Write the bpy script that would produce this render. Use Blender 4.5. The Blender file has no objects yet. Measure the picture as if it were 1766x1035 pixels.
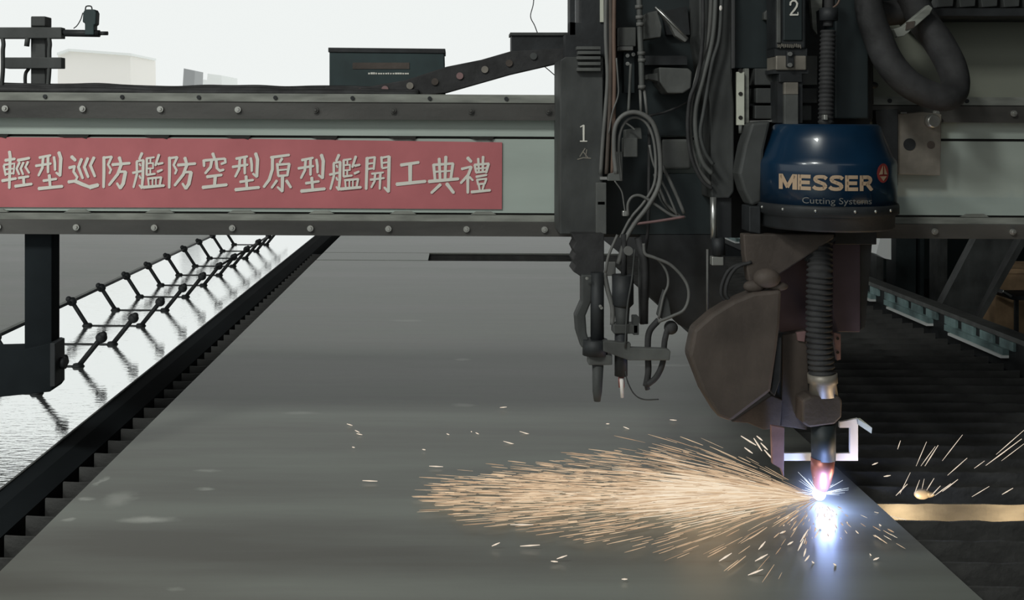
import bpy, bmesh, math, random
from mathutils import Vector, Matrix
random.seed(7)
C = bpy.context.scene.collection
PI = math.pi
# ---------------------------------------------------------------- camera
F, VX, VY, H, S = 1900.0, 786.0, 211.0, 1.5, 0.005
cam = bpy.data.cameras.new('camera'); co = bpy.data.objects.new('camera', cam); C.objects.link(co)
cam.sensor_width = 36; cam.sensor_fit = 'HORIZONTAL'; cam.lens = F / 1766 * 36
cam.shift_x = (883 - VX) / 1766; cam.shift_y = (VY - 517.5) / 1766
co.matrix_world = Matrix.Translation((0, 0, H)) @ Matrix.Rotation(PI / 2, 4, 'X') @ Matrix.Rotation(math.atan(S), 4, 'Z')
cam.clip_end = 500
bpy.context.scene.camera = co
# ---------------------------------------------------------------- sky and lights
w = bpy.data.worlds.new('overcast_sky'); bpy.context.scene.world = w; w.use_nodes = True
bg = w.node_tree.nodes['Background']; bg.inputs[0].default_value = (0.965, 1.0, 0.985, 1); bg.inputs[1].default_value = 0.90
vs = bpy.context.scene.view_settings
vs.view_transform = 'Standard'; vs.look = 'None'; vs.gamma = 1; vs.use_curve_mapping = False; vs.exposure = 0.0

def lamp(name, kind, loc, energy, color, size=0.1, rot=None, size_y=None):
    d = bpy.data.lights.new(name, kind); d.energy = energy; d.color = color
    if kind == 'AREA':
        d.size = size
        if size_y: d.shape = 'RECTANGLE'; d.size_y = size_y
    elif kind == 'POINT': d.shadow_soft_size = size
    o = bpy.data.objects.new(name, d); o.location = loc
    if rot: o.rotation_euler = rot
    C.objects.link(o); return o
ARC = (1.452, 4.38, 0.03)
lamp('arc_light', 'POINT', (ARC[0], ARC[1] - 0.09, 0.06), 3.6, (0.36, 0.50, 1.0), 0.03).data.specular_factor = 0.06
lamp('spark_light', 'POINT', (ARC[0] - 0.45, ARC[1] - 0.02, 0.15), 0.7, (1.0, 0.62, 0.32), 0.12).data.specular_factor = 0.1
for lx, le in ((1.80, 6.5), (2.25, 6.0)):
    lamp('undercut_spark_light', 'POINT', (lx, 4.30, -0.07), le, (1.0, 0.72, 0.40), 0.02)  # added point lights in the slat gap, there to brighten one slat
for i, (lx, ly) in enumerate(((-6.5, -1.0), (-2.8, -1.0))):
    lamp('high_bay_lamp', 'AREA', (lx, ly, 6.6), 280, (0.97, 1.0, 0.95), 1.2, (math.radians(28), 0, 0))  # unseen area lights added to brighten the front of the beam

# ---------------------------------------------------------------- materials
def mat(name, col, rough=0.6, metal=0.0, spec=0.4, var=0.0, scale=(8, 8, 8), bump=0.0, bscale=60, col2=None, emit=None, estr=0.0, coat=0.0):
    m = bpy.data.materials.new(name); m.use_nodes = True
    nt = m.node_tree; b = nt.nodes['Principled BSDF']
    b.inputs['Base Color'].default_value = (*col, 1); b.inputs['Roughness'].default_value = rough
    b.inputs['Metallic'].default_value = metal; b.inputs['Specular IOR Level'].default_value = spec
    b.inputs['Coat Weight'].default_value = coat
    if emit: b.inputs['Emission Color'].default_value = (*emit, 1); b.inputs['Emission Strength'].default_value = estr
    tc = nt.nodes.new('ShaderNodeTexCoord'); mp = nt.nodes.new('ShaderNodeMapping'); mp.inputs['Scale'].default_value = scale
    nt.links.new(tc.outputs['Object'], mp.inputs[0])
    if var or col2:
        n = nt.nodes.new('ShaderNodeTexNoise'); n.inputs['Scale'].default_value = 1.0; n.inputs['Detail'].default_value = 6
        nt.links.new(mp.outputs[0], n.inputs['Vector'])
        r = nt.nodes.new('ShaderNodeValToRGB'); r.color_ramp.elements[0].position = 0.34; r.color_ramp.elements[1].position = 0.68
        c1 = tuple(c * (1 - var) for c in col); c2 = col2 or tuple(min(1, c * (1 + var)) for c in col)
        r.color_ramp.elements[0].color = (*c1, 1); r.color_ramp.elements[1].color = (*c2, 1)
        nt.links.new(n.outputs['Fac'], r.inputs[0]); nt.links.new(r.outputs[0], b.inputs['Base Color'])
    if bump:
        n2 = nt.nodes.new('ShaderNodeTexNoise'); n2.inputs['Scale'].default_value = bscale; n2.inputs['Detail'].default_value = 4
        bp = nt.nodes.new('ShaderNodeBump'); bp.inputs['Strength'].default_value = bump; bp.inputs['Distance'].default_value = 0.01
        nt.links.new(tc.outputs['Object'], n2.inputs['Vector'])
        nt.links.new(n2.outputs['Fac'], bp.inputs['Height']); nt.links.new(bp.outputs[0], b.inputs['Normal'])
    return m
M = {}
M['paint'] = mat('pale_green_grey_paint', (0.36, 0.41, 0.375), 0.55, var=0.10, scale=(1.2, 3, 5), bump=0.05)
M['paint_shelf'] = mat('grimy_grey_paint', (0.215, 0.222, 0.198), 0.6, var=0.3, scale=(6, 6, 30))
M['rail'] = mat('dark_oily_steel_rail', (0.060, 0.058, 0.054), 0.45, var=0.4, scale=(1.3, 3, 6), bump=0.1)
M['seam'] = mat('black_seam', (0.018, 0.017, 0.015), 0.8)
M['rubber'] = mat('dark_dusty_rubber', (0.029, 0.029, 0.030), 0.75, var=0.35, scale=(12, 12, 12), bump=0.2)
M['black'] = mat('sooty_black_metal', (0.018, 0.020, 0.022), 0.6, var=0.4, scale=(9, 9, 9), bump=0.1)
M['blackrail'] = mat('matt_black_rail', (0.012, 0.015, 0.017), 0.9, spec=0.08, var=0.3, scale=(3, 1, 3))
M['grey'] = mat('dusty_grey_metal', (0.085, 0.088, 0.084), 0.6, var=0.35, scale=(7, 7, 5), bump=0.1)
M['dgrey'] = mat('dusty_dark_grey_metal', (0.050, 0.053, 0.052), 0.65, var=0.4, scale=(6, 6, 4), bump=0.1)
M['teal'] = mat('dark_teal_paint', (0.016, 0.023, 0.025), 0.55, var=0.3, scale=(4, 4, 4))
M['blue'] = mat('navy_enamel', (0.005, 0.023, 0.052), 0.28, spec=0.5, coat=0.3, var=0.2, scale=(4, 4, 4))
M['rust'] = mat('rust_brown_steel', (0.072, 0.057, 0.048), 0.7, var=0.35, scale=(5, 5, 4), bump=0.2)
M['purple'] = mat('heat_tinted_purple_steel', (0.050, 0.034, 0.045), 0.6, var=0.25, scale=(5, 5, 5))
M['copper'] = mat('reddish_copper', (0.42, 0.17, 0.15), 0.4, metal=0.6)
M['pink'] = mat('scorched_pink_brown_steel', (0.20, 0.12, 0.12), 0.6, var=0.3, scale=(9, 9, 9))
M['chrome'] = mat('bright_steel', (0.55, 0.55, 0.53), 0.3, metal=0.85)
M['bolt'] = mat('zinc_bolt', (0.45, 0.45, 0.42), 0.35, metal=0.7)
M['white'] = mat('off_white_paint', (0.72, 0.68, 0.64), 0.6)
M['cream'] = mat('cream_strip', (0.55, 0.56, 0.48), 0.6, var=0.1)
M['plaque'] = mat('tarnished_plate', (0.23, 0.21, 0.18), 0.45, metal=0.3, var=0.25, scale=(10, 10, 10))
M['red'] = mat('faded_red_cloth', (0.46, 0.15, 0.162), 0.85, spec=0.1, var=0.07, scale=(5, 5, 5), bump=0.1, bscale=30)
M['char'] = mat('white_lettering', (0.68, 0.66, 0.60), 0.8)
M['gold_char'] = mat('tan_lettering', (0.42, 0.30, 0.20), 0.5)
M['logo_red'] = mat('logo_red', (0.27, 0.04, 0.035), 0.6)
M['hose_grey'] = mat('grey_hose', (0.12, 0.12, 0.115), 0.55, var=0.2)
M['hose_brown'] = mat('brown_hose', (0.13, 0.085, 0.065), 0.6, var=0.2)
M['slat'] = mat('scale_grey_slat', (0.062, 0.062, 0.060), 0.8, spec=0.2, var=0.4, scale=(4, 4, 9), bump=0.4, bscale=40)
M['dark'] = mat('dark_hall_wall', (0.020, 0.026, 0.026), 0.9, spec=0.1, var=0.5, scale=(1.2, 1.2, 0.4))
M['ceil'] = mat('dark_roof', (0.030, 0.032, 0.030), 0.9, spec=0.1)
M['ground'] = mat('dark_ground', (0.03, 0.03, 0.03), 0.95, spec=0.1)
M['yard'] = mat('pale_concrete_yard', (0.90, 0.90, 0.87), 0.9, spec=0.1)  # near-white so that it bounces light onto the far buildings
M['yard_near'] = mat('grey_concrete_yard', (0.55, 0.56, 0.54), 0.9, spec=0.1)
M['wood'] = mat('tan_cardboard', (0.46, 0.31, 0.18), 0.8, var=0.35, scale=(4, 4, 4))
M['farpale'] = mat('pale_far_building', (0.94, 0.91, 0.87), 0.9)  # haze over the distant buildings is put into this pale colour
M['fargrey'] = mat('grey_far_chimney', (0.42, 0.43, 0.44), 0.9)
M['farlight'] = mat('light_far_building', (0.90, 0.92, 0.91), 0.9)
M['panelbeige'] = mat('beige_grey_enamel', (0.24, 0.25, 0.205), 0.6, var=0.08, scale=(1, 1, 1))
M['green_box'] = mat('dark_green_box', (0.022, 0.040, 0.042), 0.6, var=0.3, scale=(6, 6, 6))
M['teal_rail'] = mat('blue_grey_oiled_rail', (0.22, 0.32, 0.32), 0.45, metal=0.1, var=0.5, scale=(5, 5, 5))

# steel plate: bands across, scuffs with their own shape
def plate_mat(name, scuffs):
    m = bpy.data.materials.new(name); m.use_nodes = True; nt = m.node_tree; L = nt.links; b = nt.nodes['Principled BSDF']
    g = nt.nodes.new('ShaderNodeNewGeometry')
    mp = nt.nodes.new('ShaderNodeMapping'); mp.inputs['Scale'].default_value = (0.32, 2.2, 1)
    L.new(g.outputs['Position'], mp.inputs[0])
    n = nt.nodes.new('ShaderNodeTexNoise'); n.inputs['Scale'].default_value = 1; n.inputs['Detail'].default_value = 7; n.inputs['Roughness'].default_value = 0.55
    L.new(mp.outputs[0], n.inputs['Vector'])
    r = nt.nodes.new('ShaderNodeValToRGB'); e = r.color_ramp.elements
    e[0].position = 0.32; e[0].color = (0.17, 0.168, 0.148, 1); e[1].position = 0.66; e[1].color = (0.33, 0.352, 0.315, 1)
    L.new(n.outputs['Fac'], r.inputs[0])
    col = r.outputs[0]
    nd = nt.nodes.new('ShaderNodeTexNoise'); nd.inputs['Scale'].default_value = 14; nd.inputs['Detail'].default_value = 5; L.new(g.outputs['Position'], nd.inputs['Vector'])
    sub = nt.nodes.new('ShaderNodeVectorMath'); sub.operation = 'SUBTRACT'; sub.inputs[1].default_value = (0.5, 0.5, 0.5); L.new(nd.outputs['Color'], sub.inputs[0])
    mul = nt.nodes.new('ShaderNodeVectorMath'); mul.operation = 'MULTIPLY'; mul.inputs[1].default_value = (0.10, 0.05, 0); L.new(sub.outputs[0], mul.inputs[0])
    add = nt.nodes.new('ShaderNodeVectorMath'); add.operation = 'ADD'; L.new(g.outputs['Position'], add.inputs[0]); L.new(mul.outputs[0], add.inputs[1])
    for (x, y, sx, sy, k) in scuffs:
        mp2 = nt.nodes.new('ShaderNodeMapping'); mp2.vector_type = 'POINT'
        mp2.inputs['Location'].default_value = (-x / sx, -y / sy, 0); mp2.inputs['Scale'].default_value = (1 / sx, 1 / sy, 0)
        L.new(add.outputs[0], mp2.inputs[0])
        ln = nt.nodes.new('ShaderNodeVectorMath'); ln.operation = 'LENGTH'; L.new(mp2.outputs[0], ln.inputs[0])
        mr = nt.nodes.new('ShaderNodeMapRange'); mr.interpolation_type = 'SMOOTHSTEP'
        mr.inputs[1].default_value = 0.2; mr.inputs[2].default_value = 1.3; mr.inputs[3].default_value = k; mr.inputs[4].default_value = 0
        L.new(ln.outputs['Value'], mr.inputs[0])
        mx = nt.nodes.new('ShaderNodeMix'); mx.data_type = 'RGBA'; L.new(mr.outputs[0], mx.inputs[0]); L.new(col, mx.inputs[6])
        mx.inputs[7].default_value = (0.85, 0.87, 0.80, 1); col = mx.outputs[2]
    L.new(col, b.inputs['Base Color'])
    rr = nt.nodes.new('ShaderNodeMapRange'); rr.inputs[3].default_value = 0.33; rr.inputs[4].default_value = 0.48
    L.new(n.outputs['Fac'], rr.inputs[0]); L.new(rr.outputs[0], b.inputs['Roughness'])
    b.inputs['Specular IOR Level'].default_value = 0.7; b.inputs['Metallic'].default_value = 0.4
    return m
def gp(px, py, z=0.0):           # a point of the table plane seen at a pixel of the photograph
    v = (py - VY) - S * (px - VX); Y = F * (H - z) / v
    return ((px - VX) + S * (py - VY)) * Y / F, Y
sc_ = []
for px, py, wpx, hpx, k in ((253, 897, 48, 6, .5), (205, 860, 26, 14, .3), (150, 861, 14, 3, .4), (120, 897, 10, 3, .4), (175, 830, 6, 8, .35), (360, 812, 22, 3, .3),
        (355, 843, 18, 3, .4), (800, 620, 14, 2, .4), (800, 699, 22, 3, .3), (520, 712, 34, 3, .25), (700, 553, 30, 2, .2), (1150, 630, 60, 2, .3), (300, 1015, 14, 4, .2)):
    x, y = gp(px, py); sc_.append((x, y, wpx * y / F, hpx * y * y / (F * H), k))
M['plate'] = plate_mat('mill_scale_steel_plate', sc_)
M['plate2'] = plate_mat('grey_steel_plate', [])
# wet floor
m = mat('wet_floor_skin', (0.55, 0.57, 0.56), 0.06, spec=1.0); M['wet'] = m
nt = m.node_tree; b = nt.nodes['Principled BSDF']; b.inputs['Metallic'].default_value = 0.92
b.inputs['Base Color'].default_value = (0.93, 0.95, 0.94, 1)
g = nt.nodes.new('ShaderNodeNewGeometry'); mp = nt.nodes.new('ShaderNodeMapping'); mp.inputs['Scale'].default_value = (9, 22, 1)
nt.links.new(g.outputs['Position'], mp.inputs[0]); n = nt.nodes.new('ShaderNodeTexNoise'); n.inputs['Scale'].default_value = 1.6; n.inputs['Detail'].default_value = 3
nt.links.new(mp.outputs[0], n.inputs['Vector']); bp = nt.nodes.new('ShaderNodeBump'); bp.inputs['Strength'].default_value = 0.3; bp.inputs['Distance'].default_value = 0.0045
nt.links.new(n.outputs['Fac'], bp.inputs['Height']); nt.links.new(bp.outputs[0], b.inputs['Normal'])
# sparks and arc
def glow(name, col, s):
    m = bpy.data.materials.new(name); m.use_nodes = True; nt = m.node_tree; nt.nodes.clear()
    o = nt.nodes.new('ShaderNodeOutputMaterial'); e = nt.nodes.new('ShaderNodeEmission')
    e.inputs[0].default_value = (*col, 1); e.inputs[1].default_value = s; nt.links.new(e.outputs[0], o.inputs[0]); return m
def glow_attr(name):
    m = glow(name, (1, 1, 1), 1.0); nt = m.node_tree; a = nt.nodes.new('ShaderNodeAttribute'); a.attribute_name = 'spark_glow'
    r = nt.nodes.new('ShaderNodeValToRGB'); e = r.color_ramp.elements
    e[0].position = 0; e[0].color = (0.40, 0.25, 0.15, 1); e[1].position = 1; e[1].color = (1.0, 0.88, 0.70, 1)
    x = e.new(0.5); x.color = (0.82, 0.61, 0.40, 1)
    nt.links.new(a.outputs['Fac'], r.inputs[0]); nt.links.new(r.outputs[0], [q for q in nt.nodes if q.type == 'EMISSION'][0].inputs[0]); return m
M['spark'] = glow_attr('hot_spark')
M['chip'] = glow('bright_spark_chip', (1.0, 0.85, 0.68), 0.9)
M['arc'] = glow('white_hot_arc', (0.80, 0.90, 1.0), 2.5)

# ---------------------------------------------------------------- helpers
def P(px, py, Y):
    return Vector((((px - VX) + S * (py - VY)) * Y / F, Y, H - ((py - VY) - S * (px - VX)) * Y / F))
class MB:
    def __init__(s): s.bm = bmesh.new()
    def prism(s, pts, Y, th, bev=0.0):           # outline at depth Y, solid th deep
        v0 = [P(x, y, Y) for x, y in pts]; d = Vector((0, th, 0))
        return s.solid(v0, d)
    def solid(s, v0, d):
        bm = s.bm; a = [bm.verts.new(v) for v in v0]; b = [bm.verts.new(v + d) for v in v0]; n = len(a)
        fs = [bm.faces.new(a), bm.faces.new(b[::-1])]
        for i in range(n): fs.append(bm.faces.new((a[i], b[i], b[(i + 1) % n], a[(i + 1) % n])))
        bmesh.ops.recalc_face_normals(bm, faces=fs); return s
    def rect(s, x0, y0, x1, y1, Y, th): return s.prism([(x0, y0), (x1, y0), (x1, y1), (x0, y1)], Y, th)
    def box(s, x0, x1, y0, y1, z0, z1):
        return s.solid([Vector((x0, y0, z0)), Vector((x1, y0, z0)), Vector((x1, y0, z1)), Vector((x0, y0, z1))], Vector((0, y1 - y0, 0)))
    def tube(s, pts, r, n=10, smooth=True, sub=6):
        pts = [Vector(p) for p in pts]
        if smooth and len(pts) > 2:
            q = [pts[0] * 2 - pts[1]] + pts + [pts[-1] * 2 - pts[-2]]; out = []; rr = []
            for i in range(1, len(q) - 2):
                for k in range(sub):
                    t = k / sub; a, b_, c, d = q[i - 1], q[i], q[i + 1], q[i + 2]
                    out.append(0.5 * ((2 * b_) + (c - a) * t + (2 * a - 5 * b_ + 4 * c - d) * t * t + (3 * b_ - a - 3 * c + d) * t ** 3))
                    if not isinstance(r, (int, float)): rr.append(r[i - 1] * (1 - t) + r[i] * t)
            out.append(pts[-1])
            if rr: rr.append(r[-1]); r = rr
            pts = out
        R = [r] * len(pts) if isinstance(r, (int, float)) else r
        bm = s.bm; rings = []; up = None
        for i, p in enumerate(pts):
            t = (pts[min(i + 1, len(pts) - 1)] - pts[max(i - 1, 0)]).normalized()
            if up is None: up = t.orthogonal().normalized()
            up = (up - t * up.dot(t)).normalized(); sd = t.cross(up)
            rings.append([bm.verts.new(p + (up * math.cos(2 * PI * k / n) + sd * math.sin(2 * PI * k / n)) * R[i]) for k in range(n)])
        fs = []
        for a, b_ in zip(rings, rings[1:]):
            for k in range(n):
                f = bm.faces.new((a[k], a[(k + 1) % n], b_[(k + 1) % n], b_[k])); f.smooth = n > 5; fs.append(f)
        fs.append(bm.faces.new(rings[0][::-1])); fs.append(bm.faces.new(rings[-1]))
        bmesh.ops.recalc_face_normals(bm, faces=fs); return s
    def ptube(s, pts, r, Y, n=10, smooth=True):      # tube through pixel points; each may carry its own depth
        return s.tube([P(p[0], p[1], p[2] if len(p) > 2 else Y) for p in pts], r, n, smooth)
    def cyl(s, p0, p1, r, n=16): return s.tube([p0, p1], r, n, False)
    def lathe(s, prof, cx, cy, n=48, a0=0, a1=2 * PI):   # prof: (radius, z)
        bm = s.bm; rings = []
        for r, z in prof:
            rings.append([bm.verts.new((cx + max(r, 1e-4) * math.cos(2 * PI * k / n), cy + max(r, 1e-4) * math.sin(2 * PI * k / n), z)) for k in range(n)])
        fs = []
        for a, b_ in zip(rings, rings[1:]):
            for k in range(n):
                f = bm.faces.new((a[k], a[(k + 1) % n], b_[(k + 1) % n], b_[k])); f.smooth = True; fs.append(f)
        fs.append(bm.faces.new(rings[0][::-1])); fs.append(bm.faces.new(rings[-1]))
        bmesh.ops.recalc_face_normals(bm, faces=fs); return s
    def sphere(s, c, r, sc=(1, 1, 1), seg=14):
        ret = bmesh.ops.create_uvsphere(s.bm, u_segments=seg, v_segments=seg // 2 + 2, radius=r)
        for v in ret['verts']: v.co = Vector((v.co.x * sc[0], v.co.y * sc[1], v.co.z * sc[2])) + Vector(c)
        for v in ret['verts']:
            for f in v.link_faces: f.smooth = True
        return s
    def bolt(s, px, py, Y, r=0.012, h=0.01):
        p = P(px, py, Y); s.cyl(p, p - Vector((0, h, 0)), r, 12); s.cyl(p - Vector((0, h, 0)), p - Vector((0, h * 1.6, 0)), [r * 0.62, r * 0.5], 6); return s
    def bellows(s, pts, r, Y, rings, amp=0.18, n=16):
        base = [P(p[0], p[1], p[2] if len(p) > 2 else Y) for p in pts]
        tmp = []; seg = []
        for a, b_ in zip(base, base[1:]): seg.append((b_ - a).length)
        tot = sum(seg); m = rings * 4; R = []
        for i in range(m + 1):
            d = tot * i / m; k = 0
            while k < len(seg) - 1 and d > seg[k]: d -= seg[k]; k += 1
            tmp.append(base[k].lerp(base[k + 1], min(1, d / seg[k]))); R.append(r * (1 if i % 4 in (1, 2) else 1 - amp))
        return s.tube(tmp, R, n, False)
    def build(s, name, m, parent=None, bevel=0.0):
        me = bpy.data.meshes.new(name)
        # origin at the centre of the mesh's footprint
        if s.bm.verts and parent is None:
            xs = [v.co for v in s.bm.verts]; c = Vector(((min(v.x for v in xs) + max(v.x for v in xs)) / 2, (min(v.y for v in xs) + max(v.y for v in xs)) / 2, min(v.z for v in xs)))
        else: c = Vector((0, 0, 0))
        pw = parent.location if parent is not None and parent.parent is None else None
        off = c
        if parent is not None:
            q = parent; off = Vector((0, 0, 0))
            while q is not None: off += q.location; q = q.parent
        for v in s.bm.verts: v.co -= off
        s.bm.to_mesh(me); s.bm.free(); me.materials.append(M[m] if isinstance(m, str) else m)
        o = bpy.data.objects.new(name, me); C.objects.link(o)
        if parent is None: o.location = c
        else: o.parent = parent
        if bevel:
            bv = o.modifiers.new('bevel', 'BEVEL'); bv.width = bevel; bv.segments = 2; bv.limit_method = 'ANGLE'
        return o
def tag(o, label, cat, group=None, kind=None):
    o['label'] = label; o['category'] = cat
    if group: o['group'] = group
    if kind: o['kind'] = kind
    return o
def thing(name, label, cat, loc, group=None):
    o = bpy.data.objects.new(name, None); o.empty_display_size = 0.1; o.location = loc; C.objects.link(o)
    return tag(o, label, cat, group)
def struct(name, mb, m):
    o = mb.build(name, m); o['kind'] = 'structure'; return o
def strokes(mb, sts, org, sc, Y, wd=34, step=0.00012, th=0.0012, shift=(0, 0)):
    """brush strokes: polylines in traced coordinates, laid as thin raised paint on the plane at depth Y"""
    for i, st in enumerate(sts):
        W = wd
        if isinstance(st[0], (int, float)): W = st[0]; st = st[1]
        pts = [((x + shift[0]) / sc + org[0], (y + shift[1]) / sc + org[1]) for x, y in st]
        hw = W / sc / 2 * (1.16 if sc > 2 else 1.0)
        Lp, Rp = [], []; n = len(pts)
        for k, (x, y) in enumerate(pts):
            a = pts[max(k - 1, 0)]; b_ = pts[min(k + 1, n - 1)]; dx, dy = b_[0] - a[0], b_[1] - a[1]; l = math.hypot(dx, dy) or 1
            nx, ny = -dy / l, dx / l; w_ = hw * (1.0 if k < n - 1 else 0.85)
            ex, ey = dx / l * hw * 0.35, dy / l * hw * 0.35
            if k == 0: Lp.append((x - ex * 1.6, y - ey * 1.6)); x, y = x, y
            Lp.append((x + nx * w_, y + ny * w_)); Rp.append((x - nx * w_, y - ny * w_))
            if k == n - 1: Lp.append((x + ex * 1.8, y + ey * 1.8))
        mb.prism(Lp + Rp[::-1], Y - i * step, th)

# ================================================================ THE SETTING
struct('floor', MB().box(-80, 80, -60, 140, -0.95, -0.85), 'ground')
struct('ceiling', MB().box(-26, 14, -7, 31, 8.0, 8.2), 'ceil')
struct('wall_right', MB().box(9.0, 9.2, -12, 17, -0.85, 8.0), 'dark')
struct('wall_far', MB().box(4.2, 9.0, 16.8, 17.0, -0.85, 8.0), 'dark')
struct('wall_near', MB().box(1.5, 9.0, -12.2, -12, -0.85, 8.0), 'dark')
struct('ground_outside', MB().box(-80, 80, 30, 140, -0.84, -0.80), 'yard')  # unseen pale ground added as a reflector for the far buildings
struct('ground_outside', MB().box(-60, 40, -60, -12.3, -0.84, -0.80), 'yard_near')
# the bright wet walkway between two tables
wf = struct('floor_walkway', MB().box(-3.70, -1.78, 1.5, 26, -0.28, -0.2), 'wet')

# plates
o = MB().solid([Vector(p) for p in ((-1.507, 1.5, -0.016), (1.672, 1.5, -0.016), (1.672, 11.92, -0.016), (-1.507, 11.92, -0.016))], Vector((0, 0, 0.016))).build('steel_plate', 'plate')
tag(o, 'big grey steel plate being cut, filling the foreground', 'steel plate')
xa, ya = gp(738, 450); xb, yb = gp(738, 436)
o = MB().box(-1.507, xa, 11.97, yb - 0.03, -0.016, 0.0).build('steel_plate', 'plate2')
tag(o, 'narrow grey steel strip lying behind the big plate, ending at the dark gap', 'steel plate')
o = MB().box(-1.507, 1.9, yb, 24, -0.016, 0.0).build('steel_plate', 'plate2')
tag(o, 'farthest grey steel plate, seen just under the beam', 'steel plate')
o = MB().box(-12, -3.63, 2.0, 24, -0.20, -0.185).build('steel_plate', 'plate2')
tag(o, 'grey steel plate on the far left, beyond the bright wet walkway', 'steel plate')

# cutting table
t = thing('cutting_table', 'black frame of the cutting table with side beams around the slats', 'cutting table', (1.1, 8, -0.85))
MB().solid([Vector(p) for p in ((-1.835, 1.5, -0.30), (-1.66, 1.5, -0.30), (-1.66, 1.5, -0.03), (-1.75, 1.5, 0.0), (-1.835, 1.5, 0.0))], Vector((0, 18.5, 0))).build('side_beam', 'blackrail', t)
MB().box(-1.842, -1.832, 1.5, 20, -0.02, 0.006).build('edge_strip', 'grey', t)
MB().box(-1.75, 3.87, 1.5, 20, -0.80, -0.76).build('slag_tray', 'ground', t)
for x in (-1.75, 3.80):
    for y in (2.5, 8, 14, 19): MB().box(x - 0.05, x + 0.05, y - .05, y + .05, -0.85, -0.3).build('leg', 'blackrail', t)
# slats
def slat(y):
    mb = MB(); x = -1.66; top = []; n = 90
    for i in range(n + 1):
        xx = -1.64 + (3.50 + 1.64) * i / n; top.append(Vector((xx, y, -0.019 - (random.random() * 0.006 if i not in (0, n) else 0))))
    base = [Vector((3.50, y, -0.24)), Vector((-1.64, y, -0.24))]
    mb.solid(top + base, Vector((0, 0.012, 0)))
    return mb
ORD = 'first second third fourth fifth sixth seventh eighth ninth tenth eleventh twelfth thirteenth fourteenth fifteenth sixteenth seventeenth eighteenth nineteenth'.split()
TENS = {2: 'twenty', 3: 'thirty', 4: 'forty'}; TTH = {20: 'twentieth', 30: 'thirtieth', 40: 'fortieth'}
def ordinal(n): return ORD[n - 1] if n < 20 else TTH[n] if n % 10 == 0 else TENS[n // 10] + '-' + ORD[n % 10 - 1]
gold = slat(4.42).build('table_slat', 'slat')
o2 = MB(); o2.sphere(P(1590, 852, 4.42), 0.022, (1.5, 0.6, 1)); o2.sphere(P(1602, 853, 4.42), 0.015, (1.5, 0.6, 0.8)); o2.build('slag_lump', 'plaque', gold)
tag(gold, 'flat table slat glowing gold in the arc light, right of the steel plate', 'slat', 'table slats')
for k in list(range(-5, 0)) + list(range(1, 42)):
    if k in (-5, 1): s1 = slat(4.42 + 0.2 * k).build('table_slat', 'slat'); o = s1; y1_ = s1.location.y - 0.2 * k
    else: o = s1.copy(); C.objects.link(o); o.location.y = y1_ + 0.2 * k
    if k < 0: tag(o, 'dark grey table slat, %s nearer the camera than the gold-lit one' % ordinal(-k), 'slat', 'table slats')
    else: tag(o, 'dark table slat, %s one beyond the gold-lit slat' % ordinal(k), 'slat', 'table slats')

# right rail with rack
t = thing('guide_rail', 'long oily guide rail with toothed underside along the right of the table', 'rail', (4.05, 8, -0.3))
MB().box(3.95, 4.09, 2.0, 17.0, -0.035, 0.0).build('rail_head', 'grey', t)
MB().box(3.975, 4.06, 2.0, 17.0, -0.26, -0.035).build('web', 'black', t)
for i in range(11):
    y = 2.9 + i * 1.25
    sg = MB().box(3.93, 3.975, y, y + 0.95, -0.15, -0.105).build('rack_segment', 'teal_rail', t)
    MB().box(3.915, 3.975, y, y + 0.85, -0.172, -0.152).build('rack_lip', 'farlight', sg)  # near-white colour paints the highlight along the lip
    for j in range(4): MB().box(3.955, 3.975, y - 0.1 + j * 0.3, y + 0.1 + j * 0.3, -0.105, -0.04).build('rack_tooth', 'teal_rail', sg)
MB().box(3.92, 4.2, 2.0, 17.0, -0.85, -0.26).build('rail_base', 'blackrail', t)

# behind the right rail
t = thing('diagonal_brace', 'wide dark steel brace slanting up behind the right guide rail', 'brace', P(1650, 560, 10.2))
MB().prism([(1700, 380), (1765, 380), (1678, 548), (1622, 530)], 10.2, 0.12).build('flange', 'dgrey', t)
MB().prism([(1774, 390), (1786, 390), (1693, 552), (1684, 549)], 10.25, 0.2).build('edge_plate', 'dgrey', t)
t = thing('carton', 'tan cardboard carton behind the black stand at the right edge', 'carton', P(1780, 600, 11.5))
MB().rect(1717, 470, 1880, 610, 11.5, 0.6).build('body', 'wood', t)
MB().rect(1713, 464, 1884, 472, 11.48, 0.64).build('lid', 'wood', t)
t = thing('work_stand', 'small black stand with a flat top and thin leg at the right edge', 'stand', P(1760, 600, 10.8))
MB().prism([(1730, 500), (1738, 503), (1752, 511), (1830, 511), (1830, 518), (1748, 518), (1728, 506)], 10.8, 0.4).build('top', 'black', t)
MB().prism([(1731, 501), (1746, 510), (1744, 513), (1730, 504)], 10.79, 0.1).build('polished_edge', 'chrome', t)
MB().rect(1751, 518, 1757, 600, 10.85, 0.03).build('leg', 'black', t)
for x0, x1, y1, m_, lab in ((1512, 1524, 478, 'dgrey', 'leftmost dark upright behind the guide rail'), (1546, 1580, 505, 'teal', 'broad dark teal upright behind the guide rail'),
        (1587, 1594, 470, 'teal', 'thinnest upright pipe behind the guide rail'), (1622, 1634, 462, 'dgrey', 'dull upright pipe between the teal upright and the brace')):
    a = P(x0, 380, 13.0); b_ = P(x1, 380, 13.0)
    tag(MB().box(a.x, b_.x, 13.0, 13.3, -0.85, 2.6).build('upright', m_), lab, 'upright')
o = MB().prism([(1518, 412), (1537, 408), (1537, 448), (1526, 446), (1511, 438)], 12.0, 0.2).build('wrapped_bundle', 'farlight')
tag(o, 'small pale grey bundle glimpsed under the beam right of the blue head', 'bundle')

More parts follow.
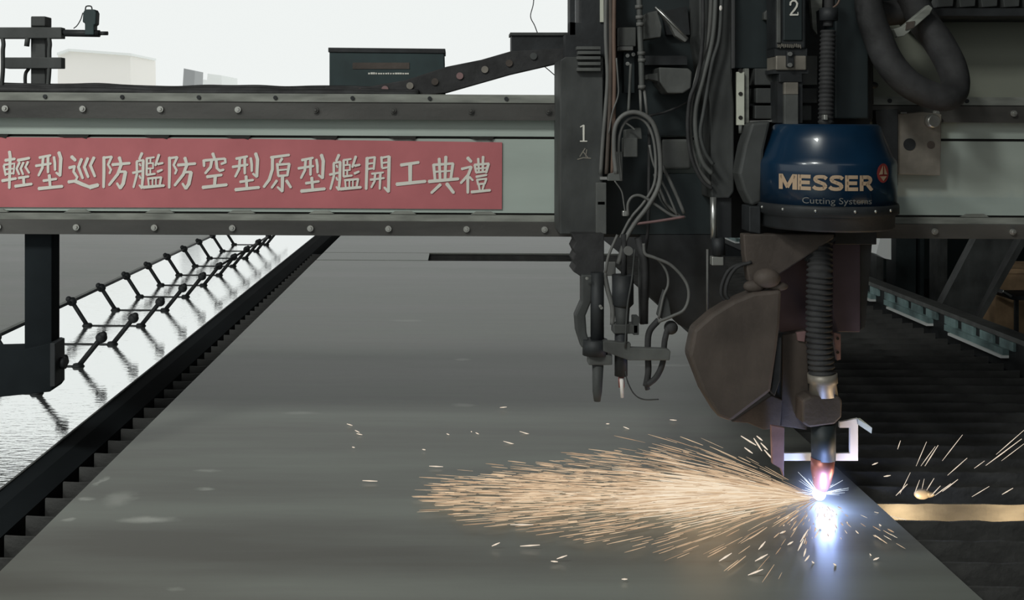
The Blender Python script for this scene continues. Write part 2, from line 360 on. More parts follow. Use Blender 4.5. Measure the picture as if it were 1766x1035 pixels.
# ================================================================ DISTANCE
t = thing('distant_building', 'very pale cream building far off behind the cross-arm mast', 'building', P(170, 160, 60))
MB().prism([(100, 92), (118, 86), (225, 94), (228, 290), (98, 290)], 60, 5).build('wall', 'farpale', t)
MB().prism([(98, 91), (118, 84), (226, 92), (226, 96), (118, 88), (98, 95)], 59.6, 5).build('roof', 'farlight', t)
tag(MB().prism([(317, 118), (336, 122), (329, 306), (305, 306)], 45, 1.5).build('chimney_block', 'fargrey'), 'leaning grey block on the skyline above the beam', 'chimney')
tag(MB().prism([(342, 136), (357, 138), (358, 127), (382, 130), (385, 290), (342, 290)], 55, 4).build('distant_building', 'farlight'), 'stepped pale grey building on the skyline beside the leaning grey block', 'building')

# ================================================================ GANTRY BEAM
YB = 4.80
XL, XR = -260, 2000
def band(mb, v0, v1, Y, th, x0=XL, x1=XR):      # v: pixel rows at the vanishing column
    r = lambda x, v: v + S * (x - VX)
    return mb.prism([(x0, r(x0, v0)), (x1, r(x1, v0)), (x1, r(x1, v1)), (x0, r(x0, v1))], Y, th)
row = lambda x, v: v + S * (x - VX)
gb = thing('gantry_beam', 'long pale grey-green gantry beam with dark bolted rails spanning the picture', 'gantry beam', P(786, 408, YB))
band(MB(), 166, 400, YB + 0.03, 0.42).build('core', 'paint', gb)
band(MB(), 207, 235, YB, 0.05).build('upper_strip', 'paint', gb)
band(MB(), 239.5, 367, YB - 0.004, 0.05).build('front_panel', 'paint', gb)
band(MB(), 235, 239.5, YB + 0.012, 0.05).build('upper_seam', 'seam', gb)
band(MB(), 367, 371, YB + 0.006, 0.05).build('lower_seam', 'seam', gb)
band(MB(), 371, 383, YB - 0.015, 0.07).build('ledge', 'paint_shelf', gb)
band(MB(), 179, 207, YB - 0.05, 0.10).build('upper_rail', 'rail', gb)
band(MB(), 383, 407.5, YB - 0.05, 0.5).build('lower_rail', 'rail', gb)
band(MB(), 163, 177.5, YB - 0.02, 0.45).build('top_strip', 'paint_shelf', gb)
band(MB(), 177, 180, YB - 0.03, 0.1).build('rail_joint', 'seam', gb)
for k in range(14):
    x = 10 + 133.6 * k
    if 1000 < x < 1500: continue
    MB().bolt(x, row(x, 191), YB - 0.05, 0.0135, 0.012).build('bolt', 'rail' if 4 <= k <= 7 else 'bolt', gb)
for k in range(14):
    x = -2 + 134.4 * k
    if 1000 < x < 1500: continue
    MB().bolt(x, row(x, 395), YB - 0.05, 0.0135, 0.012).build('bolt', 'bolt', gb)
for x in (78, 211, 343, 475, 608, 741, 873, 1534, 1667):
    p = P(x, row(x, 170), YB - 0.02); MB().cyl(p + Vector((0, 0.01, 0)), p - Vector((0, 0.006, 0)), 0.009, 12).build('screw', 'black', gb)
for a, b_ in ((-20, 14), (98, 153), (248, 292), (388, 432), (535, 582), (668, 718), (808, 852)):
    MB().prism([(a, row(a, 236)), (b_, row(b_, 236)), (b_ - 4, row(b_, 242.5)), (b_ - 12, row(b_, 240.5)), (a + 12, row(a, 241))], YB - 0.014, 0.02).build('upper_tab', 'seam', gb)
for a, b_ in ((-24, 14), (110, 156), (250, 300), (392, 440), (532, 576), (672, 718), (812, 856), (1658, 1706)):
    MB().prism([(a, row(a, 370)), (a + 9, row(a, 365)), (b_ - 9, row(b_, 364.5)), (b_, row(b_, 370))], YB - 0.014, 0.02).build('lower_tab', 'paint_shelf', gb)
# rough black cable run lying along the top edge
mb = MB()
for j in range(4):
    pts = []
    for i in range(24):
        x = -60 + i * 46
        if x > 740: break
        pts.append((x, row(x, 160) + 1.5 - 2.4 * j + random.uniform(-1.4, 1.4) - (2.0 if x < 250 else 0) + (3 if x > 760 else 0), YB + 0.02 + 0.03 * j))
    mb.ptube(pts, 0.013, YB, 8)
tag(mb.build('cable_bundle', 'rubber'), 'lumpy black cables lying along the top of the beam, left half', 'cables')

# banner
BY = YB - 0.012
bn = thing('banner', 'faded red banner with white lettering along the left of the beam', 'banner', P(430, 360, BY))
MB().prism([(-240, 234), (60, 237), (430, 239.5), (866, 245.5), (865.5, 361), (430, 358.5), (60, 357.5), (-240, 356)], BY, 0.004).build('cloth', 'red', bn)
QING = [[(120,230),(130,300),(118,700)],[(65,345),(190,325)],(26,[(48,410),(72,535)]),(26,[(50,402),(185,385),(172,520)]),(22,[(75,460),(170,450)]),(24,[(75,520),(170,508)]),[(25,605),(205,575)],
  [(225,345),(375,315)],(27,[(250,370),(212,450),(245,525)]),(27,[(300,370),(264,450),(295,525)]),(27,[(358,362),(325,430),(372,505)]),(30,[(235,570),(365,550)]),(32,[(300,570),(305,660)]),[(190,675),(405,645)]]
XING = [(30,[(500,310),(645,280)]),(30,[(455,415),(650,385)]),(30,[(550,310),(540,440),(490,540)]),(32,[(612,295),(612,500)]),(30,[(688,300),(700,380),(702,470)]),(38,[(750,240),(775,320),(765,540)]),(28,[(765,540),(715,500)]),
  [(628,530),(640,690)],(30,[(550,605),(720,580)]),(38,[(490,705),(795,675)])]
XUN = [(40,[(910,295),(962,345)]),[(880,440),(955,420)],(30,[(950,420),(938,490),(985,560),(965,600)]),(36,[(870,620),(970,607)]),(40,[(955,608),(1050,650),(1150,688)]),(48,[(1140,688),(1250,658)]),
  [(1040,325),(1000,430),(1055,575)],[(1120,315),(1075,430),(1125,560)],[(1200,305),(1152,410),(1210,550)]]
FANG = [[(1325,300),(1325,490),(1320,690)],(28,[(1330,312),(1425,297)]),(28,[(1425,297),(1378,400),(1415,465),(1395,512)]),(38,[(1520,305),(1540,370)]),[(1430,400),(1655,380)],(34,[(1545,400),(1500,520),(1390,660)]),
  (30,[(1520,490),(1605,488)]),(40,[(1600,490),(1570,640),(1532,700)]),(30,[(1532,700),(1490,635)])]
JIAN = [(32,[(185,250),(150,330)]),(28,[(118,360),(120,520),(75,690)]),(26,[(115,358),(205,340)]),(32,[(200,345),(195,560),(182,700)]),(24,[(182,700),(150,660)]),(28,[(65,505),(205,475)]),(22,[(152,385),(166,415)]),(22,[(150,540),(166,575)]),
  (28,[(245,320),(243,530)]),(24,[(240,320),(340,305)]),(20,[(250,385),(330,378)]),(20,[(292,320),(292,385)]),(20,[(325,378),(325,450)]),(20,[(250,450),(330,445)]),(20,[(290,450),(290,525)]),(26,[(245,530),(352,515)]),
  (30,[(400,270),(355,410)]),(28,[(385,392),(450,378)]),(28,[(380,490),(440,465)]),(22,[(262,570),(272,680)]),(26,[(255,577),(432,560)]),(26,[(428,560),(408,672)]),(18,[(318,582),(318,675)]),(18,[(362,578),(362,672)]),(34,[(200,688),(465,665)])]
KONG = [(36,[(1085,255),(1108,318)]),(32,[(972,340),(975,420)]),(30,[(985,345),(1240,322)]),(32,[(1240,322),(1248,370),(1195,390)]),(32,[(1072,350),(1058,430),(990,510)]),(32,[(1130,350),(1140,445),(1178,478),(1225,463)]),
  [(1010,555),(1200,530)],(38,[(1118,550),(1108,675)]),(38,[(955,690),(1265,655)])]
YUAN = [(32,[(200,308),(435,275)]),[(222,310),(220,460),(180,590),(110,685)],(30,[(345,320),(312,372)]),(30,[(282,385),(295,545)]),(28,[(290,400),(440,388)]),(32,[(435,390),(410,540)]),(22,[(295,470),(405,460)]),(28,[(295,545),(405,535)]),
  (38,[(350,550),(345,740)]),(28,[(345,740),(285,685)]),(30,[(278,600),(210,695)]),(34,[(398,600),(455,690)])]
KAI = [(36,[(1428,310),(1415,710)]),(26,[(1430,318),(1530,303)]),(28,[(1525,305),(1512,460)]),(22,[(1440,388),(1515,378)]),(24,[(1435,455),(1515,445)]),(28,[(1610,300),(1618,440)]),(26,[(1615,312),(1712,292)]),(38,[(1708,295),(1700,745)]),(30,[(1700,745),(1646,690)]),
  (22,[(1620,378),(1700,368)]),(24,[(1620,445),(1700,432)]),(24,[(1485,515),(1635,498)]),(26,[(1468,592),(1645,570)]),(26,[(1530,520),(1522,610),(1480,690)]),(28,[(1597,510),(1588,710)])]
GONG = [(36,[(230,405),(460,370)]),(44,[(350,400),(350,640)]),(40,[(175,650),(545,612)])]
DIAN = [(34,[(650,395),(668,600)]),(30,[(650,402),(900,384)]),(34,[(895,388),(868,580)]),(34,[(720,320),(732,590)]),(36,[(805,295),(795,590)]),(22,[(675,490),(880,478)]),(38,[(585,615),(965,580)]),(34,[(738,650),(620,760)]),(40,[(815,640),(905,758)])]
LI = [(38,[(1080,310),(1128,362)]),(30,[(1005,455),(1125,425)]),(32,[(1130,425),(1090,530),(995,635)]),(34,[(1085,545),(1085,760)]),(26,[(1105,555),(1150,600)]),(28,[(1218,320),(1225,480)]),(30,[(1280,295),(1275,480)]),(28,[(1172,400),(1192,500)]),
  (28,[(1170,402),(1355,385)]),(32,[(1350,388),(1318,500)]),(20,[(1190,452),(1330,440)]),(24,[(1190,500),(1322,488)]),(28,[(1190,555),(1325,530)]),(24,[(1200,592),(1325,578)]),(26,[(1320,580),(1300,645)]),(26,[(1205,592),(1215,650)]),(24,[(1210,650),(1305,640)]),
  (24,[(1225,660),(1238,725)]),(24,[(1290,655),(1272,720)]),(32,[(1130,748),(1370,725)])]
A_, B_, C_, D_ = (0, 230), (220, 230), (440, 230), (660, 230)
for sts, org, sh in ((QING, A_, (0, 0)), (XING, A_, (0, 0)), (XUN, A_, (0, 0)), (FANG, A_, (0, 0)), (JIAN, B_, (0, 0)), (FANG, B_, (-790, 5)), (KONG, B_, (0, 0)), (XING, B_, (882, 14)),
        (YUAN, C_, (0, 0)), (XING, C_, (94, 32)), (JIAN, C_, (884, 22)), (KAI, C_, (0, 0)), (GONG, D_, (0, 0)), (DIAN, D_, (0, 0)), (LI, D_, (0, 0))):
    mb = MB(); strokes(mb, sts, org, 7.391, BY - 0.003, shift=sh); mb.build('character', 'char', bn)

# hanging arm on the left
t = thing('support_bracket', 'black post hanging from the beam at left with a block at its foot', 'bracket', P(69, 403, YB - 0.0))
MB().rect(42, 402, 89, 640, YB + 0.02, 0.10).build('post', 'blackrail', t, 0.004)
MB().prism([(-160, 608), (42, 603), (86, 592), (92, 594), (92, 668), (86, 676), (-160, 702)], YB - 0.02, 0.14).build('foot_block', 'blackrail', t, 0.004)
MB().rect(86, 592, 95, 667, YB - 0.03, 0.12).build('end_plate', 'black', t, 0.003)
mb = MB(); p = P(102, 626, YB + 0.04); mb.cyl(p, p + Vector((0.03, 0, 0)), 0.026, 12); mb.build('knob', 'black', t)

# mast with cross arms and sensor
YM = YB + 0.12
t = thing('cross_arm_mast', 'dark mast with two cross arms standing on the beam at top left', 'mast', P(66, 150, YM))
MB().rect(53, 29, 78, 168, YM, 0.06).build('pole', 'dgrey', t, 0.003)
MB().rect(53, 28, 78, 45, YM - 0.01, 0.08).build('cap', 'dgrey', t, 0.004)
MB().rect(-80, 47, 106, 66, YM - 0.03, 0.05).build('cross_arm', 'dgrey', t, 0.003)
MB().rect(8, 99, 106, 118, YM - 0.03, 0.05).build('cross_arm', 'dgrey', t, 0.003)
mb = MB(); mb.ptube([(104, 56), (170, 58)], 0.012, YM - 0.01, 10); mb.ptube([(112, 57), (172, 58)], 0.016, YM - 0.01, 10); mb.ptube([(170, 57.5), (186, 57.5)], 0.009, YM - 0.01, 10); mb.build('thin_arm', 'black', t)
for x, w_ in ((4, 8), (84, 8), (46, 8)):
    mb = MB(); pts = [(x, 62 if x != 46 else 66), (x + 2, 76), (x + 1 if x != 46 else x - 2, 88), (x + 1, 120), (x - 1, 150), (x, 166)]
    if x == 46: pts = [(48, 64), (46, 80)]
    mb.ptube(pts, 0.010 if x != 46 else 0.012, YM - 0.02, 8); mb.build('strut', 'dgrey', t)
mb = MB(); mb.ptube([(50, 118), (44, 128), (44, 148), (48, 165)], 0.008, YM, 8); mb.build('cable', 'rubber', t)
t = thing('sensor', 'small dark green sensor with a ring handle on the mast arm', 'sensor', P(154, 58, YM))
MB().prism([(143, 22), (146, 16), (163, 16), (166, 22), (165, 42), (162, 43), (162, 60), (146, 60), (146, 40), (142, 38)], YM - 0.03, 0.05).build('body', 'green_box', t, 0.004)
mb = MB(); mb.ptube([(147, 17), (149, 11), (157, 11), (159, 17)], 0.003, YM, 8); mb.build('handle', 'black', t)
mb = MB(); mb.ptube([(143, 22), (139, 34), (133, 44), (127, 49)], 0.0025, YM - 0.02, 6); mb.build('lead', 'black', t)

# box and drag chain on top of the beam
YK = YB + 0.14
t = thing('control_box', 'dark green-black box with a line of white print on top of the beam', 'box', P(668, 160, YK))
MB().prism([(568, 84), (766, 86), (768, 170), (568, 168)], YK, 0.22).build('housing', 'green_box', t, 0.004)
MB().prism([(566, 82), (768, 84), (768, 92), (566, 90)], YK - 0.006, 0.235).build('lid', 'black', t, 0.002)
MB().prism([(608, 108), (706, 108), (706, 119), (608, 119)], YK - 0.003, 0.01).build('faded_stripe', 'rust', t)
mb = MB()
for i in range(17):
    x = 635 + i * 4.2; hh = random.choice((1.2, 1.6, 2.2)); mb.rect(x, 127 - hh, x + random.uniform(2.4, 3.8), 128.2, YK - 0.003, 0.004)
mb.build('print_line', 'char', t)
YC = YB + 0.06
mb = MB()
top = [(560, 150), (620, 152), (700, 138), (770, 115), (830, 103), (882, 88), (990, 82)]; bot = [(990, 98), (960, 110), (882, 128), (770, 160), (700, 168), (560, 170)]
t = thing('cable_chain', 'black cable chain sloping from the box up to the torch carriage', 'cable chain', P(770, 160, YC))
MB().prism(top + bot, YC, 0.10).build('link_band', 'rubber', t, 0.004)
for x, y, m_ in ((621, 158, 'pink'), (664, 154, 'pink'), (707, 148, 'plaque'), (750, 141, 'rust'), (793, 131, 'pink'), (836, 120, 'plaque'), (878, 109, 'rust'), (920, 97, 'dgrey')):
    p = P(x, y, YC); MB().cyl(p, p - Vector((0, 0.008, 0)), 0.0155, 14).build('link_pin', m_, t)
t = thing('chain_bracket', 'dark rectangular bracket box at the upper end of the cable chain', 'bracket', P(935, 105, YC + 0.02))
MB().prism([(882, 57), (990, 57), (990, 100), (960, 106), (882, 90)], YC + 0.11, 0.12).build('box', 'black', t, 0.003)
MB().rect(880, 56, 990, 61, YC + 0.10, 0.14).build('lip', 'dgrey', t)
mb = MB(); mb.ptube([(921, -30), (920, 5), (915, 28), (922, 44), (928, 60)], 0.0022, YC + 0.12, 6); tag(mb.build('thin_wire', 'black'), 'thin dark wire dangling in the sky above the bracket box', 'wire')
mb = MB(); mb.ptube([(938, 114), (950, 124), (962, 136), (964, 150)], 0.0022, YC + 0.12, 6); tag(mb.build('thin_wire', 'black'), 'thin dark wire crossing the sky gap below the cable chain', 'wire')

# ================================================================ STATION 1
Y1 = 4.52
t = thing('carriage_column', 'dusty grey-black carriage column painted with a white 1', 'carriage', P(1000, 405, Y1))
MB().prism([(966, 104), (975, 98), (1040, 98), (1040, 404), (966, 404)], Y1, 0.27).build('column', 'dgrey', t, 0.004)
MB().rect(1001, -60, 1062, 100, Y1 + 0.06, 0.2).build('upper_column', 'black', t, 0.003)
MB().rect(983, -60, 992, 60, Y1 + 0.06, 0.1).build('flange', 'black', t)
MB().prism([(983, 38), (1002, 40), (1002, 104), (975, 104), (975, 60), (983, 60)], Y1 + 0.06, 0.1).build('gusset', 'black', t)
MB().rect(1035, -60, 1041, 38, Y1 + 0.05, 0.02).build('pale_strip', 'cream', t)
mb = MB()
for i, y in enumerate((80, 88, 97, 107, 117)): mb.rect(995 + (i % 2) * 2, y, 1036, y + 5.5, Y1 - 0.02 - 0.002 * i, 0.05)
mb.build('ribbed_block', 'grey', t, 0.001)
mb = MB(); strokes(mb, [(3.4, [(1006.5, 216), (1006.5, 243)]), (2, [(1001, 219), (1006, 216)]), (2, [(1000.5, 243.5), (1012.5, 243.5)])], (0, 0), 1, Y1 - 0.002, 3); mb.build('numeral', 'char', t)
mb = MB(); strokes(mb, [(1.8, [(1009, 256), (1000, 270)]), (1.8, [(1006, 262), (1014, 272)]), (1.6, [(1012, 258), (1010, 270)]), (2, [(996, 275), (1006, 272), (1019, 273)])], (0, 0), 1, Y1 - 0.002, 2); mb.build('worn_mark', 'plaque', t)
mb = MB()
for x, y in ((1041, 305), (1037, 348)): mb.rect(x - 6, y, x + 6, y + 5, Y1 - 0.03, 0.03)
mb.build('bright_clip', 'chrome', t)
MB().rect(1028, 315, 1046, 404, Y1 - 0.03, 0.1).build('clamp_bar', 'grey', t, 0.003)

t = thing('torch_carriage_plate', 'dark machinery backing plate behind the loops of grey hose', 'machine plate', P(1120, 404, 4.74))
MB().rect(1040, -60, 1232, 234, 4.70, 0.04).build('upper_plate', 'teal', t)
MB().prism([(1040, 234), (1140, 234), (1140, 300), (1225, 300), (1225, 404), (1040, 404)], 4.68, 0.07).build('lower_plate', 'teal', t)
MB().prism([(1105, 405), (1250, 405), (1252, 545), (1203, 574), (1170, 560), (1118, 508)], 4.68, 0.07).build('black_skirt', 'black', t)
MB().rect(1140, 240, 1192, 292, 4.69, 0.08).build('pale_window', 'grey', t, 0.01)
MB().prism([(1142, 20), (1185, 10), (1190, 60), (1150, 60)], 4.66, 0.05).build('dark_cover', 'black', t)

def cable(name, pts, r, Y, m_, label, cat='hose', group=None):
    mb = MB(); mb.ptube(pts, r, Y, 10); return tag(mb.build(name, m_), label, cat, group)
for i, (x, m_) in enumerate(((1046, 'hose_grey'), (1053, 'rust'), (1060, 'hose_brown'))):
    mb = MB(); mb.ptube([(x, -40), (x + random.uniform(-2, 2), 60), (x + random.uniform(-2, 2), 130), (x - 1, 180), (x - 6 + 2 * i, 240), (x - 10 + 3 * i, 300)], 0.0085, Y1 - 0.02 - 0.006 * i, 10)
    tag(mb.build('cable', m_), ('grey', 'rust-brown', 'brown')[i] + ' cable running down beside the column marked 1', 'cable')
cable('cable', [(1063, 100), (1066, 140), (1066, 165), (1056, 195), (1050, 230)], 0.0035, Y1 - 0.05, 'hose_grey', 'thin pale wire bowing out from the brown cables', 'cable')
t = thing('relay_box', 'small square grey box left of the jointed pipe, above the hose loop', 'box', P(1082, 85, 4.55))
MB().rect(1067, 47, 1097, 80, 4.55, 0.1).build('housing', 'grey', t, 0.004)
MB().rect(1068, 80, 1092, 87, 4.54, 0.08).build('base_lip', 'hose_grey', t, 0.002)
MB().rect(1076, 88, 1094, 160, 4.60, 0.06).build('stem', 'teal', t)
for x, y in ((1082, 96), (1092, 94), (1082, 110)): MB().bolt(x, y, 4.585, 0.008, 0.006).build('bolt', 'chrome', t)
t = thing('valve_block', 'grey valve block with a slanting lever beside the jointed pipe', 'valve', P(1125, 66, 4.5))
MB().prism([(1116, 22), (1134, 18), (1142, 46), (1140, 64), (1110, 68), (1110, 40)], 4.5, 0.12).build('body', 'grey', t, 0.004)
MB().prism([(1130, 12), (1140, 16), (1188, 66), (1182, 73), (1165, 62), (1156, 44)], 4.48, 0.04).build('lever', 'hose_grey', t, 0.003)
mb = MB(); mb.ptube([(1130, 12), (1186, 66)], 0.004, 4.47, 8); mb.build('lever_rod', 'chrome', t)
t = thing('jointed_pipe', 'grey vertical pipe with joints ending in two thin tubes above the hose loop', 'pipe', P(1106, 160, 4.46))
mb = MB(); mb.ptube([(1101, -40), (1103, 20), (1104, 60), (1106, 110), (1107, 155)], 0.012, 4.46); mb.build('tube', 'grey', t)
for x, y in ((1102, 12), (1103, 30), (1104, 42), (1106, 92), (1107, 104), (1107, 150)):
    mb = MB(); mb.ptube([(x, y - 3), (x, y + 3)], 0.0165, 4.46); mb.build('joint', 'hose_grey', t)
mb = MB(); mb.ptube([(1104, 155), (1106, 200)], 0.006, 4.46); mb.build('thin_tube', 'hose_grey', t)
mb = MB(); mb.ptube([(1111, 155), (1117, 205)], 0.006, 4.46); mb.build('thin_tube', 'hose_grey', t)
mb = MB(); mb.ptube([(1088, 110), (1086, 150), (1084, 192)], 0.006, 4.47); mb.build('thin_tube', 'grey', t)
t = thing('gear_motor', 'olive-grey motor block with chamfered underside between hose and column', 'motor', P(1165, 160, 4.52))
MB().prism([(1136, 116), (1188, 118), (1194, 124), (1192, 152), (1178, 161), (1152, 161), (1138, 142)], 4.5, 0.16).build('housing', 'grey', t, 0.006)
MB().prism([(1118, 128), (1136, 126), (1136, 140), (1118, 136)], 4.54, 0.08).build('shaft', 'grey', t)
MB().rect(1112, 96, 1185, 112, 4.58, 0.1).build('bracket', 'black', t)
cable('cable', [(1118, 200), (1145, 194), (1170, 184), (1192, 172)], 0.005, 4.6, 'rubber', 'black cable arching between the two tubes and the second column', 'cable')
# big hose loop (two strands)
cable('hose', [(1063, 300), (1059, 260), (1061, 220), (1075, 199), (1098, 194), (1122, 207), (1134, 235), (1139, 280), (1136, 320), (1118, 355), (1095, 385), (1078, 415), (1066, 455)], 0.0095, 4.40, 'hose_grey', 'thick grey hose making the big loop below the jointed pipe')
cable('hose', [(1072, 312), (1067, 262), (1070, 228), (1082, 207), (1100, 203), (1116, 214), (1127, 240), (1131, 280), (1128, 318), (1110, 350), (1088, 376), (1070, 410)], 0.006, 4.42, 'hose_grey', 'thinner grey hose following the inside of the big loop')
cable('hose', [(1076, 210), (1088, 218), (1095, 224)], 0.004, 4.42, 'hose_grey', 'short pale hose stub inside the big loop')
t = thing('solenoid_valve', 'square grey-brown valve body hanging inside the big hose loop', 'valve', P(1088, 270, 4.45))
MB().rect(1076, 238, 1100, 271, 4.45, 0.07).build('body', 'grey', t, 0.004)
MB().prism([(1078, 224), (1106, 220), (1108, 240), (1078, 240)], 4.46, 0.05).build('cap', 'grey', t, 0.004)
MB().prism([(1058, 262), (1074, 262), (1074, 312), (1048, 312), (1050, 300), (1058, 298)], 4.47, 0.04).build('bracket', 'grey', t, 0.002)
for i, pts in enumerate(([(1120, 250), (1128, 285), (1150, 330), (1168, 372)], [(1142, 285), (1160, 322), (1180, 368)], [(1136, 320), (1150, 352), (1176, 376)], [(1128, 300), (1140, 345), (1165, 374)])):
    cable('hose', pts, (0.005, 0.0075, 0.006, 0.005)[i], 4.44 + 0.02 * i, ('hose_grey', 'hose_grey', 'hose_grey', 'dgrey')[i], ('leftmost thin grey hose', 'thick rightmost grey hose', 'dull grey hose next to the rightmost', 'dark hose in the middle')[i] + ' of the fan converging right of the big loop', 'hose', 'hoses fanning down from the loop')
cable('hose', [(1083, 372), (1083, 352), (1090, 340), (1102, 337), (1116, 343), (1135, 356), (1160, 372), (1182, 375)], 0.006, 4.41, 'hose_grey', 'small arched grey hose under the big loop')
cable('copper_pipe', [(1090, 387), (1130, 382), (1180, 374)], 0.0055, 4.40, 'pink', 'straight tan pipe lying level below the hose loops', 'pipe')
cable('hose', [(1060, 312), (1072, 330), (1076, 352), (1078, 366)], 0.003, 4.42, 'hose_grey', 'thin wire running down to the bright fitting', 'wire')
tag(MB().rect(1074, 364, 1084, 373, 4.41, 0.03).build('hose_fitting', 'chrome', None, 0.003), 'tiny bright steel fitting below the hose loop', 'fitting')
cable('hose', [(1120, 205), (1118, 380), (1112, 440)], 0.007, 4.5, 'rubber', 'black hose dropping straight behind the hose loops')

# torch cluster
YT = 4.40
t = thing('gas_torch', 'black cutting torch with bellows sleeve and grey clamp, leftmost under the carriage', 'torch', P(1030, 690, YT))
mb = MB()
pts = [(987, 404), (1042, 404)]
for i in range(7): pts += [(1042, 410 + i * 9)]
pts += [(1040, 476), (1000, 476)]
for i in range(6): pts += [(988 + (5 if i % 2 else 0), 468 - i * 10)]
mb.prism(pts, YT + 0.02, 0.16); mb.build('bellows_sleeve', 'rubber', t, 0.003)
MB().prism([(1003, 474), (1022, 474), (1020, 520), (1010, 545), (1012, 575), (1020, 600), (1003, 600), (994, 572), (992, 545), (1003, 520)], YT - 0.01, 0.07).build('side_guard', 'dgrey', t, 0.006)
mb = MB(); mb.ptube([(1030, 470), (1030, 590)], 0.027, YT + 0.0, 16); mb.build('barrel', 'black', t)
mb = MB(); mb.ptube([(1042, 470), (1048, 500), (1056, 530), (1056, 560)], 0.010, YT + 0.0, 10); mb.build('feed_tube', 'hose_grey', t)
mb = MB(); mb.ptube([(1026, 585), (1026, 612)], 0.05, YT, 18); mb.build('collar', 'black', t)
MB().rect(1015, 612, 1056, 630, YT - 0.03, 0.06).build('clamp', 'grey', t, 0.004)
mb = MB(); mb.ptube([(1031, 630), (1030, 676), (1030, 692)], [0.023, 0.019, 0.013], YT, 16, False); mb.build('nozzle', 'dgrey', t)
for x, y in ((1012, 480), (1037, 531), (1035, 528)): MB().bolt(x, y, YT - 0.035, 0.006, 0.006).build('screw', 'bolt', t)
t = thing('gas_torch', 'black middle torch with a pink and white tip under the carriage', 'torch', P(1072, 685, YT))
mb = MB(); mb.ptube([(1076, 404), (1076, 478)], 0.012, YT, 12); mb.build('rod', 'rubber', t)
p = P(1084, 433, YT - 0.03); MB().cyl(p, p + Vector((0, 0.03, 0)), 0.018, 14).build('disc', 'hose_grey', t)
mb = MB(); mb.ptube([(1074, 474), (1074, 524), (1074, 530)], [0.043, 0.043, 0.03], YT, 20, False); mb.build('barrel', 'black', t)
mb = MB(); mb.ptube([(1073, 528), (1073, 572)], [0.031, 0.024], YT, 16, False); mb.build('neck', 'dgrey', t)
MB().rect(1058, 560, 1101, 576, YT - 0.03, 0.07).build('yoke', 'grey', t, 0.004)
MB().rect(1092, 546, 1102, 578, YT - 0.03, 0.05).build('yoke_end', 'dgrey', t, 0.003)
mb = MB(); mb.ptube([(1071, 575), (1071, 648)], 0.026, YT, 16); mb.build('sleeve', 'black', t)
mb = MB(); mb.ptube([(1071, 648), (1072, 668)], 0.012, YT, 12); mb.build('pink_tip', 'copper', t)
mb = MB(); mb.ptube([(1072, 652), (1073, 686)], [0.009, 0.006], YT - 0.008, 12, False); mb.build('white_tip', 'white', t)
t = thing('torch_crossbar', 'level dark bar clamping the torches together', 'bar', P(1100, 622, YT))
MB().prism([(1040, 588), (1088, 592), (1088, 600), (1150, 602), (1157, 606), (1155, 622), (1085, 622), (1040, 606)], YT - 0.045, 0.035).build('bar', 'grey', t, 0.004)
t = thing('gas_torch', 'slim grey preheat rod right of the middle torch', 'torch', P(1111, 560, YT))
mb = MB(); mb.ptube([(1100, 410), (1110, 445), (1112, 470), (1111, 558)], [0.014, 0.018, 0.016, 0.016], YT + 0.02, 14, False); mb.build('rod', 'rubber', t)
MB().prism([(1104, 420), (1116, 430), (1120, 450), (1122, 498), (1112, 560), (1104, 560), (1102, 480)], YT + 0.05, 0.03).build('strap', 'dgrey', t, 0.003)
t = thing('curved_torch_arm', 'pair of dark bent tubes with a ball joint right of the torches', 'torch arm', P(1130, 665, YT))
mb = MB(); mb.ptube([(1136, 552), (1120, 572), (1117, 600), (1118, 640), (1114, 666)], 0.013, YT); mb.build('bent_tube', 'rubber', t)
mb = MB(); mb.ptube([(1152, 565), (1146, 590), (1143, 625), (1132, 650), (1116, 664)], 0.012, YT - 0.01); mb.build('bent_tube', 'rubber', t)
mb = MB(); mb.sphere(P(1157, 565, YT), 0.028, (1, 1, 1)); mb.build('ball_joint', 'rubber', t)
MB().prism([(1146, 500), (1154, 520), (1158, 545), (1144, 552), (1134, 545), (1140, 520)], YT, 0.04).build('link_plate', 'dgrey', t, 0.004)
mb = MB(); mb.ptube([(1114, 660), (1117, 672)], 0.010, YT); mb.build('tip', 'black', t)
cable('hose', [(1110, 420), (1113, 438), (1130, 445), (1158, 458), (1182, 485), (1188, 510), (1180, 534), (1160, 545), (1135, 555)], 0.0065, YT - 0.03, 'hose_grey', 'pale grey hose bowing out widest right of the torches')
cable('hose', [(1113, 438), (1135, 448), (1150, 470), (1152, 492), (1144, 512), (1136, 550)], 0.0055, YT - 0.01, 'hose_grey', 'grey hose curving inside the widest bow right of the torches')
cable('thin_wire', [(1078, 640), (1083, 660), (1094, 680), (1110, 689), (1136, 689)], 0.0028, YT - 0.02, 'dgrey', 'thin wire curling from the middle torch tip over the plate', 'wire')
cable('thin_wire', [(1095, 430), (1090, 480), (1082, 530), (1078, 600)], 0.004, YT - 0.05, 'dgrey', 'thin cable running down the front of the middle torch', 'wire')
cable('hose', [(1065, 405), (1050, 440), (1044, 470)], 0.006, YT - 0.03, 'hose_grey', 'grey hose slanting down to the leftmost torch')
tag(MB().rect(1046, 452, 1062, 476, YT + 0.03, 0.02).build('pale_tag', 'hose_grey', None, 0.003), 'small pale tag between the left and middle torches', 'tag')

